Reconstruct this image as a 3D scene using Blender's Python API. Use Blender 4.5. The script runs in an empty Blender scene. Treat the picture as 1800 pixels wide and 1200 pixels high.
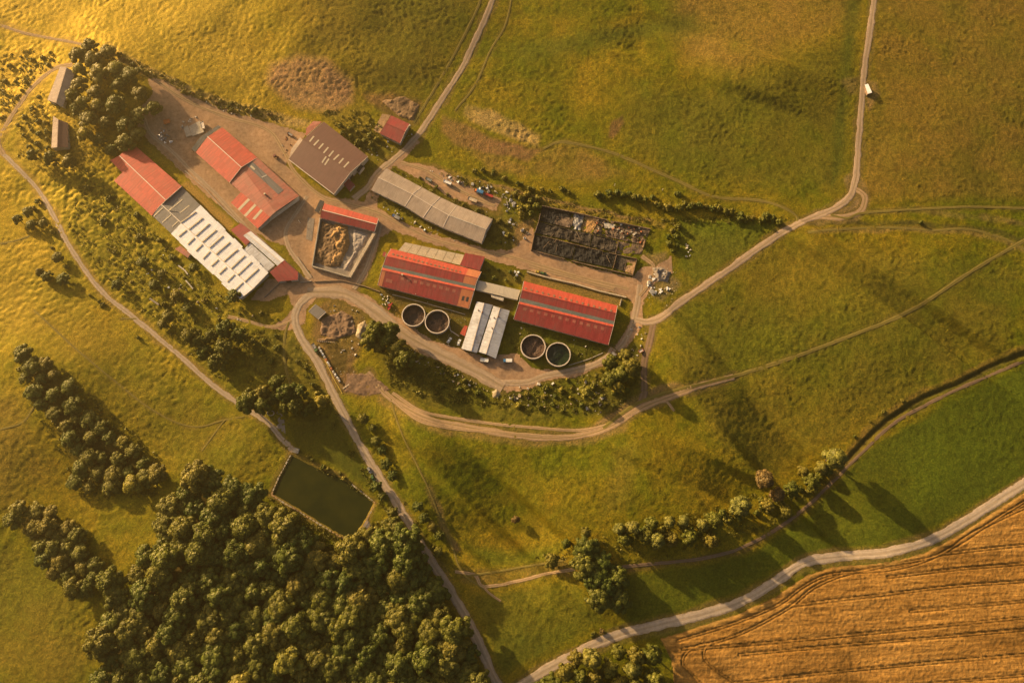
import bpy, math, random
import numpy as np
from mathutils import Vector, Matrix, noise as mnoise

R = math.radians
random.seed(11)
rng = np.random.default_rng(11)
S = bpy.context.scene
C = S.collection

# ------------------------------------------------------------------ camera
TILT, MPP, FOC = R(15), 0.40, 1200.0          # tilt from straight down, metres per photo pixel, focal length in photo pixels
DIST = FOC * MPP
ct, st = math.cos(TILT), math.sin(TILT)
CAM = np.array([0.0, -DIST * st, DIST * ct])
cd = bpy.data.cameras.new('camera')
cam = bpy.data.objects.new('camera', cd)
C.objects.link(cam)
cam.location = CAM
cam.rotation_euler = (TILT, 0, 0)
cd.sensor_width = 36
cd.lens = 24
cd.clip_start = 1
cd.clip_end = 6000
S.camera = cam

# ------------------------------------------------------------------ sky, sun, exposure
SUN_EL, SUN_AZ = R(14.5), math.atan2(-0.78, 0.62)     # azimuth measured from +y towards +x
w = bpy.data.worlds.new('World')
S.world = w
w.use_nodes = True
nt = w.node_tree
bg = nt.nodes['Background']
sky = nt.nodes.new('ShaderNodeTexSky')
sky.sky_type = 'NISHITA'
sky.sun_disc = False
sky.sun_elevation = SUN_EL
sky.sun_rotation = SUN_AZ
sky.dust_density = 8.0
sky.ozone_density = 0.6
nt.links.new(sky.outputs[0], bg.inputs[0])
bg.inputs[1].default_value = 0.05
sl = bpy.data.lights.new('sun', 'SUN')
sun = bpy.data.objects.new('sun', sl)
C.objects.link(sun)
sl.energy = 5.0
sl.angle = R(0.9)
sl.color = (1.0, 0.70, 0.36)
sun.location = (-300, 260, 300)
SDIR = Vector((math.sin(SUN_AZ) * math.cos(SUN_EL), math.cos(SUN_AZ) * math.cos(SUN_EL), math.sin(SUN_EL)))
sun.rotation_euler = (-SDIR).to_track_quat('-Z', 'Y').to_euler()
S.view_settings.view_transform = 'Standard'
S.view_settings.look = 'None'
S.view_settings.gamma = 1
S.view_settings.use_curve_mapping = False
S.view_settings.exposure = 1.5
HAZE = 0.00013
GLOW_G = 0.7

# ------------------------------------------------------------------ noise and landform
def _h(i, j, s):
    n = (i.astype(np.int64) * 374761393 + j.astype(np.int64) * 668265263 + s * 974711) & 0x7fffffff
    n = ((n ^ (n >> 13)) * 1274126177) & 0x7fffffff
    return ((n ^ (n >> 16)) & 0xffff) / 65535.0 * 2 - 1

def vnoise(x, y, s=0):
    x = np.asarray(x, float); y = np.asarray(y, float)
    i = np.floor(x); j = np.floor(y)
    u = x - i; v = y - j
    u = u * u * u * (u * (u * 6 - 15) + 10); v = v * v * v * (v * (v * 6 - 15) + 10)
    i = i.astype(np.int64); j = j.astype(np.int64)
    return (_h(i, j, s) * (1 - u) + _h(i + 1, j, s) * u) * (1 - v) + (_h(i, j + 1, s) * (1 - u) + _h(i + 1, j + 1, s) * u) * v

def fbm(x, y, s=0, o=4, g=0.5):
    a, t, f = 1.0, 0, 1.0
    n = 0
    for k in range(o):
        t = t + a * vnoise(x * f + k * 17.3, y * f - k * 9.1, s + k)
        n += a; a *= g; f *= 2.03
    return t / n

def sstep(a, b, x):
    t = np.clip((x - a) / (b - a), 0, 1)
    return t * t * (3 - 2 * t)

def raydir(px, py):
    a = (np.asarray(px, float) - 900) / FOC
    b = -(np.asarray(py, float) - 600) / FOC
    return np.stack([a, b * ct + st, b * st - ct], -1)

def W(px, py, h=0.0):
    """point of the place at height h that the photograph shows at px, py"""
    d = raydir(px, py)
    t = (h - CAM[2]) / d[..., 2]
    return CAM + d * t[..., None]

def proj(x, y, z):
    X = x; Y = y - CAM[1]; Z = z - CAM[2]
    cy = Y * ct + Z * st
    cz = -Y * st + Z * ct
    return 900 + FOC * X / -cz, 600 - FOC * cy / -cz

FC = W(660, 430)
PC_ = W(567, 872)
SHADING_SPURS = [((1165, 590), (1420, 850), 8.0, 62), ((1425, 425), (1680, 600), 6.5, 34), ((715, 735), (925, 930), 7.5, 46), ((690, 820), (870, 970), 5.0, 34), ((1120, 780), (1330, 880), 4.5, 44), ((1120, 60), (1340, 140), -4.0, 70)]  # invented spurs and dips, shaped to darken long streaks of meadow
SHADING_HILLS = [((600, -20), 15.0, 125, 80), ((1420, 100), 3.5, 65, 50), ((190, 170), 8.0, 55, 50), ((60, 700), 5.0, 60, 70), ((1120, 880), 3.0, 50, 40), ((1640, 560), 5.0, 90, 60)]
_HL = [(W(*a), hh, sx, sy) for a, hh, sx, sy in SHADING_HILLS]
_SP = [(W(*a), W(*b), hh, ww * MPP) for a, b, hh, ww in SHADING_SPURS]

def land(x, y):
    x = np.asarray(x, float); y = np.asarray(y, float)
    r = np.sqrt(((x - FC[0]) / 190) ** 2 + ((y - FC[1]) / 104) ** 2)
    m = sstep(1.0, 1.5, r)
    rp = np.hypot(x - PC_[0], y - PC_[1])
    m = m * sstep(38, 75, rp)
    z = 2.6 * vnoise(x / 120 + 3.1, y / 120 + 7.7, 5) + 1.0 * vnoise(x / 52, y / 52, 6) + 0.5 * vnoise(x / 24, y / 24, 9)
    for a, b, hh, ww in _SP:
        dx, dy = b[0] - a[0], b[1] - a[1]
        L = math.hypot(dx, dy); dx /= L; dy /= L
        s = (x - a[0]) * dx + (y - a[1]) * dy
        q = np.abs((x - a[0]) * -dy + (y - a[1]) * dx)
        prof = 0.7 * sstep(-45, 5, s) * (1 - sstep(0, L, s)) - 1.1 * sstep(0, L, s) * (1 - sstep(L, L * 1.6, s))
        z = z + hh * prof * (1 - sstep(ww * 0.5, ww * 0.85, q))
    for c, hh, sx, sy in _HL:
        z = z + hh * np.exp(-((x - c[0]) / sx) ** 2 - ((y - c[1]) / sy) ** 2)
    return z * m

def G(px, py, h=0.0):
    """point on the landform (plus h) seen at px, py"""
    z = np.zeros(np.shape(px))
    for _ in range(4):
        p = W(px, py, z + h)
        z = land(p[..., 0], p[..., 1])
    p = W(px, py, z + h)
    return p

def mpp(px, py):
    a = W(px, py); b = W(px + 1.0, py)
    return float(b[0] - a[0])

# ------------------------------------------------------------------ materials
def nodes(name, rough=0.9, spec=0.15):
    m = bpy.data.materials.new(name); m.use_nodes = True
    t = m.node_tree
    b = t.nodes['Principled BSDF']
    b.inputs['Roughness'].default_value = rough
    b.inputs['Specular IOR Level'].default_value = spec
    return m, t, b

def N(t, kind, **kw):
    n = t.nodes.new(kind)
    for k, v in kw.items():
        if k in n.inputs: n.inputs[k].default_value = v
        else: setattr(n, k, v)
    return n

def L(t, a, b): t.links.new(a, b)

def ramp(t, fac, stops):
    r = t.nodes.new('ShaderNodeValToRGB')
    e = r.color_ramp.elements
    while len(e) < len(stops): e.new(0.5)
    for k, (p, c) in enumerate(stops):
        e[k].position = p; e[k].color = (*c, 1)
    L(t, fac, r.inputs[0])
    return r.outputs[0]

def mixc(t, fac, a, b, mode='MIX'):
    m = t.nodes.new('ShaderNodeMix'); m.data_type = 'RGBA'; m.blend_type = mode
    for sock, v in ((m.inputs[0], fac), (m.inputs[6], a), (m.inputs[7], b)):
        if hasattr(v, 'links'): L(t, v, sock)
        elif isinstance(v, (int, float)): sock.default_value = v
        else: sock.default_value = (*v, 1)
    return m.outputs[2]

def bump(t, b, h, strength=0.3, dist=0.2):
    n = N(t, 'ShaderNodeBump', Strength=strength, Distance=dist)
    L(t, h, n.inputs['Height']); L(t, n.outputs[0], b.inputs['Normal'])

def plain(name, col, var=0.25, scale=0.8, rough=0.85, spec=0.2, bm=0.25):
    """a weathered solid colour: two scales of noise"""
    m, t, b = nodes(name, rough, spec)
    g = N(t, 'ShaderNodeNewGeometry')
    n1 = N(t, 'ShaderNodeTexNoise', Scale=scale, Detail=6.0, Roughness=0.65)
    n2 = N(t, 'ShaderNodeTexNoise', Scale=scale * 0.13, Detail=3.0)
    L(t, g.outputs['Position'], n1.inputs['Vector']); L(t, g.outputs['Position'], n2.inputs['Vector'])
    lo = tuple(c * (1 - var) for c in col); hi = tuple(min(1, c * (1 + var)) for c in col)
    c1 = ramp(t, n1.outputs[0], [(0.3, lo), (0.7, hi)])
    c2 = ramp(t, n2.outputs[0], [(0.35, (1 - var * .6,) * 3), (0.65, (1 + var * .3,) * 3)])
    L(t, mixc(t, 1.0, c1, c2, 'MULTIPLY'), b.inputs['Base Color'])
    if bm: bump(t, b, n1.outputs[0], bm, 0.1)
    return m

def sheet(name, col, var=0.16, dirt=(0.12, 0.09, 0.06), dirty=0.35, width=1.05, rough=0.6, spec=0.3):
    """profiled roof sheeting: sheets side by side along u, running down v; rust and grime streaks follow the fall of the roof"""
    m, t, b = nodes(name, rough, spec)
    uv = N(t, 'ShaderNodeUVMap')
    br = N(t, 'ShaderNodeTexBrick')
    br.inputs['Scale'].default_value = 1.0
    br.inputs['Brick Width'].default_value = width
    br.inputs['Row Height'].default_value = 5.7
    br.inputs['Mortar Size'].default_value = 0.035
    br.inputs['Bias'].default_value = 0.0
    br.inputs['Color1'].default_value = (*[c * (1 - var) for c in col], 1)
    br.inputs['Color2'].default_value = (*[min(1, c * (1 + var)) for c in col], 1)
    br.inputs['Mortar'].default_value = (*[c * 0.62 for c in col], 1)
    br.offset = 0.0
    L(t, uv.outputs[0], br.inputs[0])
    mp = N(t, 'ShaderNodeMapping')
    mp.inputs['Scale'].default_value = (1.3, 0.16, 1)
    L(t, uv.outputs[0], mp.inputs[0])
    oi = N(t, 'ShaderNodeObjectInfo')
    L(t, oi.outputs['Location'], mp.inputs['Location'])
    ns = N(t, 'ShaderNodeTexNoise', Scale=1.0, Detail=6.0, Roughness=0.7)
    L(t, mp.outputs[0], ns.inputs['Vector'])
    ge = N(t, 'ShaderNodeNewGeometry')
    nb = N(t, 'ShaderNodeTexNoise', Scale=0.11, Detail=5.0, Roughness=0.6)
    L(t, ge.outputs['Position'], nb.inputs['Vector'])
    mu = N(t, 'ShaderNodeMath', operation='MULTIPLY'); L(t, ns.outputs[0], mu.inputs[0]); L(t, nb.outputs[0], mu.inputs[1])
    f = ramp(t, mu.outputs[0], [(0.2, (0, 0, 0)), (0.42, (dirty,) * 3)])
    wv = N(t, 'ShaderNodeTexWave', Scale=1.0)
    wv.inputs['Scale'].default_value = 0.9
    L(t, uv.outputs[0], wv.inputs[0])
    L(t, mixc(t, f, br.outputs[0], dirt), b.inputs['Base Color'])
    bump(t, b, wv.outputs['Fac'], 0.25, 0.06)
    return m

MT = {}
MT['red'] = sheet('bright_red_roof_sheet', (0.47, 0.07, 0.038), 0.16, (0.27, 0.10, 0.06), 0.5)
MT['crimson'] = sheet('crimson_and_shaded_red_sheet', (0.27, 0.033, 0.03), 0.17, (0.18, 0.08, 0.06), 0.75)  # truly crimson roofs, and the shade-toned slopes of red ones
MT['oldred'] = sheet('weathered_red_roof_sheet', (0.36, 0.105, 0.07), 0.18, (0.22, 0.15, 0.10), 0.8)
MT['orange'] = sheet('orange_roof_sheet', (0.48, 0.17, 0.07), 0.10, (0.30, 0.10, 0.05), 0.4)
MT['brown'] = sheet('brown_roof_sheet', (0.135, 0.062, 0.045), 0.08, (0.17, 0.09, 0.06), 0.4)
MT['fibre'] = sheet('fibre_cement_roof_sheet', (0.40, 0.315, 0.245), 0.07, (0.17, 0.13, 0.10), 0.6, 1.15, 0.9, 0.1)
MT['grey'] = sheet('grey_roof_sheet', (0.155, 0.14, 0.13), 0.10, (0.10, 0.085, 0.07), 0.5)
MT['white'] = sheet('white_roof_sheet', (0.72, 0.72, 0.74), 0.06, (0.40, 0.34, 0.28), 0.4)
MT['zinc'] = sheet('zinc_roof_sheet', (0.50, 0.50, 0.52), 0.10, (0.16, 0.12, 0.09), 0.7, 1.0, 0.45, 0.5)
MT['cream'] = sheet('cream_roof_sheet', (0.50, 0.43, 0.33), 0.07, (0.32, 0.24, 0.16), 0.5)
MT['slate'] = sheet('dark_slate_sheet', (0.06, 0.06, 0.062), 0.2, (0.09, 0.07, 0.05), 0.4, 1.05, 0.8, 0.08)
MT['gutter'] = plain('valley_gutter_grey', (0.12, 0.13, 0.12), 0.2)
MT['skylight'] = plain('translucent_cream_sheet', (0.52, 0.43, 0.29), 0.12, 2.0, 0.4, 0.4)
MT['concrete'] = plain('pale_concrete', (0.36, 0.31, 0.24), 0.25, 1.2)
MT['slab'] = plain('grey_concrete_slab', (0.22, 0.185, 0.15), 0.2, 1.0)
MT['cream_slab'] = plain('cream_concrete_yard', (0.46, 0.37, 0.26), 0.22, 0.9)
MT['render'] = plain('dirty_white_render', (0.46, 0.41, 0.34), 0.25, 1.0)
MT['darkwood'] = plain('dark_timber', (0.07, 0.05, 0.035), 0.35, 2.0)
MT['wood'] = plain('weathered_timber', (0.26, 0.18, 0.11), 0.3, 2.0)
MT['trim'] = plain('pale_metal_trim', (0.58, 0.48, 0.38), 0.12, 2.0, 0.5, 0.4)
MT['glass'] = plain('dark_window_glass', (0.03, 0.035, 0.04), 0.2, 3.0, 0.15, 0.6, 0)
MT['slurry'] = plain('dried_slurry_crust', (0.085, 0.052, 0.035), 0.5, 0.5, 0.7)
MT['wetslurry'] = plain('wet_slurry', (0.028, 0.018, 0.012), 0.4, 0.4, 0.25, 0.4)
MT['algae'] = plain('green_algae_water', (0.014, 0.024, 0.008), 0.6, 0.3, 0.2, 0.4)
MT['char'] = plain('charred_sheeting', (0.02, 0.019, 0.018), 0.6, 0.9, 0.8)
MT['ash'] = plain('ashy_brown_sheeting', (0.055, 0.045, 0.035), 0.6, 0.9, 0.9)
MT['rubblemix'] = plain('brown_rubble', (0.15, 0.105, 0.07), 0.7, 1.4)
MT['sand'] = plain('sandy_soil', (0.33, 0.21, 0.11), 0.35, 0.8)
MT['manure'] = plain('straw_manure', (0.20, 0.125, 0.062), 0.55, 0.7)
MT['strawheap'] = plain('straw_yellow_manure', (0.38, 0.22, 0.085), 0.5, 0.8)
MT['silage'] = plain('pale_silage_sheet', (0.27, 0.23, 0.20), 0.4, 0.8)
MT['soil'] = plain('dug_soil', (0.19, 0.118, 0.07), 0.35, 0.6)
MT['dung'] = plain('pinkish_old_dung', (0.25, 0.165, 0.105), 0.35, 0.5)
MT['bark'] = plain('bark', (0.06, 0.043, 0.03), 0.3, 3.0)
MT['pale'] = plain('pale_stone', (0.50, 0.45, 0.37), 0.25, 2.0)
MT['plastic'] = plain('white_plastic', (0.70, 0.68, 0.64), 0.12, 2.0, 0.4, 0.4)
MT['scrap'] = plain('grey_scrap_metal', (0.22, 0.21, 0.20), 0.5, 1.5, 0.5, 0.5)
MT['rust'] = plain('rusty_metal', (0.19, 0.075, 0.035), 0.4, 2.0)
MT['blue'] = plain('blue_paint', (0.05, 0.17, 0.36), 0.15, 2.0, 0.35, 0.5)
MT['navy'] = plain('navy_paint', (0.03, 0.08, 0.22), 0.15, 2.0, 0.35, 0.5)
MT['redpaint'] = plain('red_paint', (0.42, 0.045, 0.03), 0.2, 2.0, 0.4, 0.5)
MT['maroon'] = plain('maroon_paint', (0.16, 0.04, 0.03), 0.25, 2.0, 0.5, 0.4)
MT['orangepaint'] = plain('orange_paint', (0.50, 0.14, 0.03), 0.2, 2.0, 0.5, 0.4)
MT['yellow'] = plain('yellow_paint', (0.42, 0.30, 0.04), 0.2, 2.0, 0.5, 0.4)
MT['greenpaint'] = plain('green_paint', (0.06, 0.13, 0.03), 0.2, 2.0, 0.4, 0.5)
MT['rubber'] = plain('tyre_rubber', (0.02, 0.02, 0.02), 0.2, 3.0, 0.8)
MT['limestone'] = plain('bleached_bank_stone', (0.36, 0.28, 0.17), 0.35, 1.0)

def ground_mat():
    m, t, b = nodes('meadow_and_soil', 1.0, 0.0)
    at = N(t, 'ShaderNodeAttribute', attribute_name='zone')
    g = N(t, 'ShaderNodeNewGeometry')
    n1 = N(t, 'ShaderNodeTexNoise', Scale=0.85, Detail=8.0, Roughness=0.62)
    n2 = N(t, 'ShaderNodeTexNoise', Scale=2.1, Detail=4.0, Roughness=0.7)
    for n in (n1, n2): L(t, g.outputs['Position'], n.inputs['Vector'])
    c1 = ramp(t, n1.outputs[0], [(0.3, (0.42, 0.52, 0.5)), (0.5, (1.0, 1.0, 1.0)), (0.7, (1.75, 1.42, 1.15))])
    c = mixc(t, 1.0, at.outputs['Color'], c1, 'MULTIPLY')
    c2 = ramp(t, n2.outputs[0], [(0.3, (0.75, 0.78, 0.75)), (0.7, (1.22, 1.18, 1.1))])
    c = mixc(t, 1.0, c, c2, 'MULTIPLY')
    L(t, c, b.inputs['Base Color'])
    ad = N(t, 'ShaderNodeMath', operation='ADD'); L(t, n1.outputs[0], ad.inputs[0]); L(t, n2.outputs[0], ad.inputs[1])
    bn = N(t, 'ShaderNodeBump', Strength=0.9, Distance=1.0)
    L(t, ad.outputs[0], bn.inputs['Height']); L(t, bn.outputs[0], b.inputs['Normal'])
    # the waxy sheen of grass blades seen towards the low sun
    gl = N(t, 'ShaderNodeBsdfGlossy', Roughness=0.52)
    gl.inputs['Color'].default_value = (0.95, 0.66, 0.14, 1)
    mx = N(t, 'ShaderNodeMixShader'); mx.inputs[0].default_value = 0.05
    L(t, b.outputs[0], mx.inputs[1]); L(t, gl.outputs[0], mx.inputs[2])
    L(t, mx.outputs[0], t.nodes['Material Output'].inputs[0])
    return m

def road_mat(name, col, rut, mid, midw=0.16, midf=0.6):
    m, t, b = nodes(name, 0.95, 0.1)
    uv = N(t, 'ShaderNodeUVMap')
    sp = N(t, 'ShaderNodeSeparateXYZ'); L(t, uv.outputs[0], sp.inputs[0])
    g = N(t, 'ShaderNodeNewGeometry')
    n1 = N(t, 'ShaderNodeTexNoise', Scale=0.5, Detail=7.0, Roughness=0.65); L(t, g.outputs['Position'], n1.inputs['Vector'])
    mp = N(t, 'ShaderNodeMapping'); mp.inputs['Scale'].default_value = (0.05, 9, 1); L(t, uv.outputs[0], mp.inputs[0])
    n2 = N(t, 'ShaderNodeTexNoise', Scale=1.0, Detail=5.0); L(t, mp.outputs[0], n2.inputs['Vector'])
    c0 = ramp(t, n1.outputs[0], [(0.3, tuple(x * .68 for x in col)), (0.7, tuple(x * 1.3 for x in col))])
    c0 = mixc(t, 1.0, c0, ramp(t, n2.outputs[0], [(0.3, (0.72,) * 3), (0.7, (1.25,) * 3)]), 'MULTIPLY')
    # wheel ruts at v = .3 and .7, weeds down the middle and on both edges
    prof = N(t, 'ShaderNodeValToRGB'); L(t, sp.outputs['Y'], prof.inputs[0])
    e = prof.color_ramp.elements
    e[0].position = 0.0; e[0].color = (0, 0.75, 0, 1); e[1].position = 1.0; e[1].color = (0, 0.75, 0, 1)
    for p, c in ((0.13, (0, 0.1, 0)), (0.27, (1, 0, 0)), (0.5 - midw, (.5, 0, 0)), (0.5, (0, 1, 0)), (0.5 + midw, (.5, 0, 0)), (0.73, (1, 0, 0)), (0.87, (0, 0.1, 0))):
        q = e.new(p); q.color = (*c, 1)
    sr = N(t, 'ShaderNodeSeparateColor'); L(t, prof.outputs[0], sr.inputs[0])
    c = mixc(t, sr.outputs[0], c0, mixc(t, 0.6, c0, rut))
    mu = N(t, 'ShaderNodeMath', operation='MULTIPLY'); L(t, sr.outputs[1], mu.inputs[0])
    k = ramp(t, n1.outputs[0], [(0.3, (0, 0, 0)), (0.6, (midf,) * 3)]); L(t, k, mu.inputs[1])
    c = mixc(t, mu.outputs[0], c, mid)
    L(t, c, b.inputs['Base Color'])
    bump(t, b, n1.outputs[0], 0.5, 0.25)
    return m

MT['dirt'] = road_mat('dirt_track', (0.35, 0.25, 0.165), (0.34, 0.26, 0.18), (0.12, 0.10, 0.03))
MT['gravel'] = road_mat('gravel_road', (0.33, 0.25, 0.175), (0.40, 0.32, 0.235), (0.15, 0.12, 0.06), 0.14, 0.5)
MT['chalk'] = road_mat('pale_chalk_road', (0.39, 0.30, 0.215), (0.48, 0.39, 0.295), (0.20, 0.165, 0.09), 0.13, 0.5)
MT['sandtrack'] = road_mat('sandy_track', (0.30, 0.20, 0.11), (0.38, 0.26, 0.155), (0.13, 0.11, 0.02), 0.13, 0.75)
MT['rutonly'] = road_mat('faint_wheel_track', (0.165, 0.128, 0.032), (0.22, 0.165, 0.06), (0.11, 0.105, 0.014), 0.22, 1.0)

def yard_mat():
    m, t, b = nodes('trampled_yard_dirt', 0.95, 0.1)
    g = N(t, 'ShaderNodeNewGeometry')
    n1 = N(t, 'ShaderNodeTexNoise', Scale=0.35, Detail=8.0, Roughness=0.7)
    n2 = N(t, 'ShaderNodeTexNoise', Scale=0.06, Detail=4.0)
    for n in (n1, n2): L(t, g.outputs['Position'], n.inputs['Vector'])
    c1 = ramp(t, n1.outputs[0], [(0.25, (0.19, 0.122, 0.073)), (0.5, (0.33, 0.217, 0.130)), (0.75, (0.45, 0.31, 0.19))])
    c2 = ramp(t, n2.outputs[0], [(0.3, (0.72, 0.72, 0.74)), (0.7, (1.2, 1.1, 1.0))])
    c = mixc(t, 1.0, c1, c2, 'MULTIPLY')
    L(t, c, b.inputs['Base Color'])
    bump(t, b, n1.outputs[0], 0.4, 0.3)
    return m
MT['yard'] = yard_mat()

def wheat_mat():
    m, t, b = nodes('ripe_wheat', 1.0, 0.05)
    at = N(t, 'ShaderNodeAttribute', attribute_name='zone')
    g = N(t, 'ShaderNodeNewGeometry')
    mp = N(t, 'ShaderNodeMapping'); mp.inputs['Rotation'].default_value = (0, 0, -R(4.5)); mp.inputs['Scale'].default_value = (0.12, 1.1, 1)
    L(t, g.outputs['Position'], mp.inputs[0])
    n1 = N(t, 'ShaderNodeTexNoise', Scale=0.8, Detail=6.0, Roughness=0.65); L(t, mp.outputs[0], n1.inputs['Vector'])
    n2 = N(t, 'ShaderNodeTexNoise', Scale=0.5, Detail=6.0); L(t, g.outputs['Position'], n2.inputs['Vector'])
    c1 = ramp(t, n1.outputs[0], [(0.3, (0.62, 0.55, 0.5)), (0.7, (1.35, 1.3, 1.25))])
    c2 = ramp(t, n2.outputs[0], [(0.3, (0.8,) * 3), (0.7, (1.2,) * 3)])
    c = mixc(t, 1.0, mixc(t, 1.0, at.outputs['Color'], c1, 'MULTIPLY'), c2, 'MULTIPLY')
    L(t, c, b.inputs['Base Color'])
    bump(t, b, n2.outputs[0], 0.8, 0.7)
    return m

def leaf_mat(name, a, b_, c_):
    m, t, b = nodes(name, 0.55, 0.18)
    oi = N(t, 'ShaderNodeObjectInfo')
    g = N(t, 'ShaderNodeNewGeometry')
    n1 = N(t, 'ShaderNodeTexNoise', Scale=0.55, Detail=4.0); L(t, g.outputs['Position'], n1.inputs['Vector'])
    col = ramp(t, oi.outputs['Random'], [(0.0, a), (0.5, b_), (1.0, c_)])
    col = mixc(t, 1.0, col, ramp(t, n1.outputs[0], [(0.3, (0.65, 0.68, 0.7)), (0.7, (1.4, 1.3, 1.1))]), 'MULTIPLY')
    rp = N(t, 'ShaderNodeMath', operation='MULTIPLY')
    L(t, g.outputs['Random Per Island'], rp.inputs[0]); rp.inputs[1].default_value = 1.0
    col = mixc(t, 1.0, col, ramp(t, rp.outputs[0], [(0.0, (0.7, 0.72, 0.7)), (1.0, (1.35, 1.3, 1.15))]), 'MULTIPLY')
    L(t, col, b.inputs['Base Color'])
    tr = N(t, 'ShaderNodeBsdfTranslucent'); L(t, col, tr.inputs[0])
    mx = N(t, 'ShaderNodeMixShader'); mx.inputs[0].default_value = 0.28
    L(t, b.outputs[0], mx.inputs[1]); L(t, tr.outputs[0], mx.inputs[2])
    gl = N(t, 'ShaderNodeBsdfGlossy', Roughness=0.5); gl.inputs['Color'].default_value = (0.95, 0.72, 0.22, 1)
    m2 = N(t, 'ShaderNodeMixShader'); m2.inputs[0].default_value = 0.016
    L(t, mx.outputs[0], m2.inputs[1]); L(t, gl.outputs[0], m2.inputs[2])
    L(t, m2.outputs[0], t.nodes['Material Output'].inputs[0])
    return m
MT['leaf'] = leaf_mat('broadleaf_foliage', (0.090, 0.112, 0.014), (0.125, 0.130, 0.017), (0.17, 0.145, 0.024))
MT['leafdark'] = leaf_mat('dense_wood_foliage', (0.062, 0.092, 0.013), (0.092, 0.112, 0.015), (0.140, 0.132, 0.021))
MT['leafpale'] = leaf_mat('silvery_foliage', (0.16, 0.165, 0.035), (0.175, 0.165, 0.035), (0.155, 0.165, 0.04))
MT['leafgold'] = leaf_mat('yellow_green_foliage', (0.20, 0.185, 0.022), (0.22, 0.185, 0.025), (0.18, 0.175, 0.025))
MT['leafrusset'] = leaf_mat('russet_foliage', (0.135, 0.098, 0.04), (0.145, 0.10, 0.04), (0.13, 0.10, 0.04))
MT['weeds'] = leaf_mat('weedy_undergrowth', (0.090, 0.108, 0.014), (0.135, 0.128, 0.018), (0.085, 0.102, 0.012))

# ------------------------------------------------------------------ object helpers
ROOT = {}

def meta(o, label=None, cat=None, group=None, kind=None):
    if label: o['label'] = label
    if cat: o['category'] = cat
    if group: o['group'] = group
    if kind: o['kind'] = kind
    return o

def thing(name, label, cat, loc=(0, 0, 0), rz=0.0, group=None):
    o = bpy.data.objects.new(name, None)
    o.empty_display_size = 0.5
    C.objects.link(o)
    o.location = [float(v) for v in loc]
    o.rotation_euler = (0, 0, rz)
    ROOT[o] = np.array([float(v) for v in loc])
    return meta(o, label, cat, group)

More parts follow.
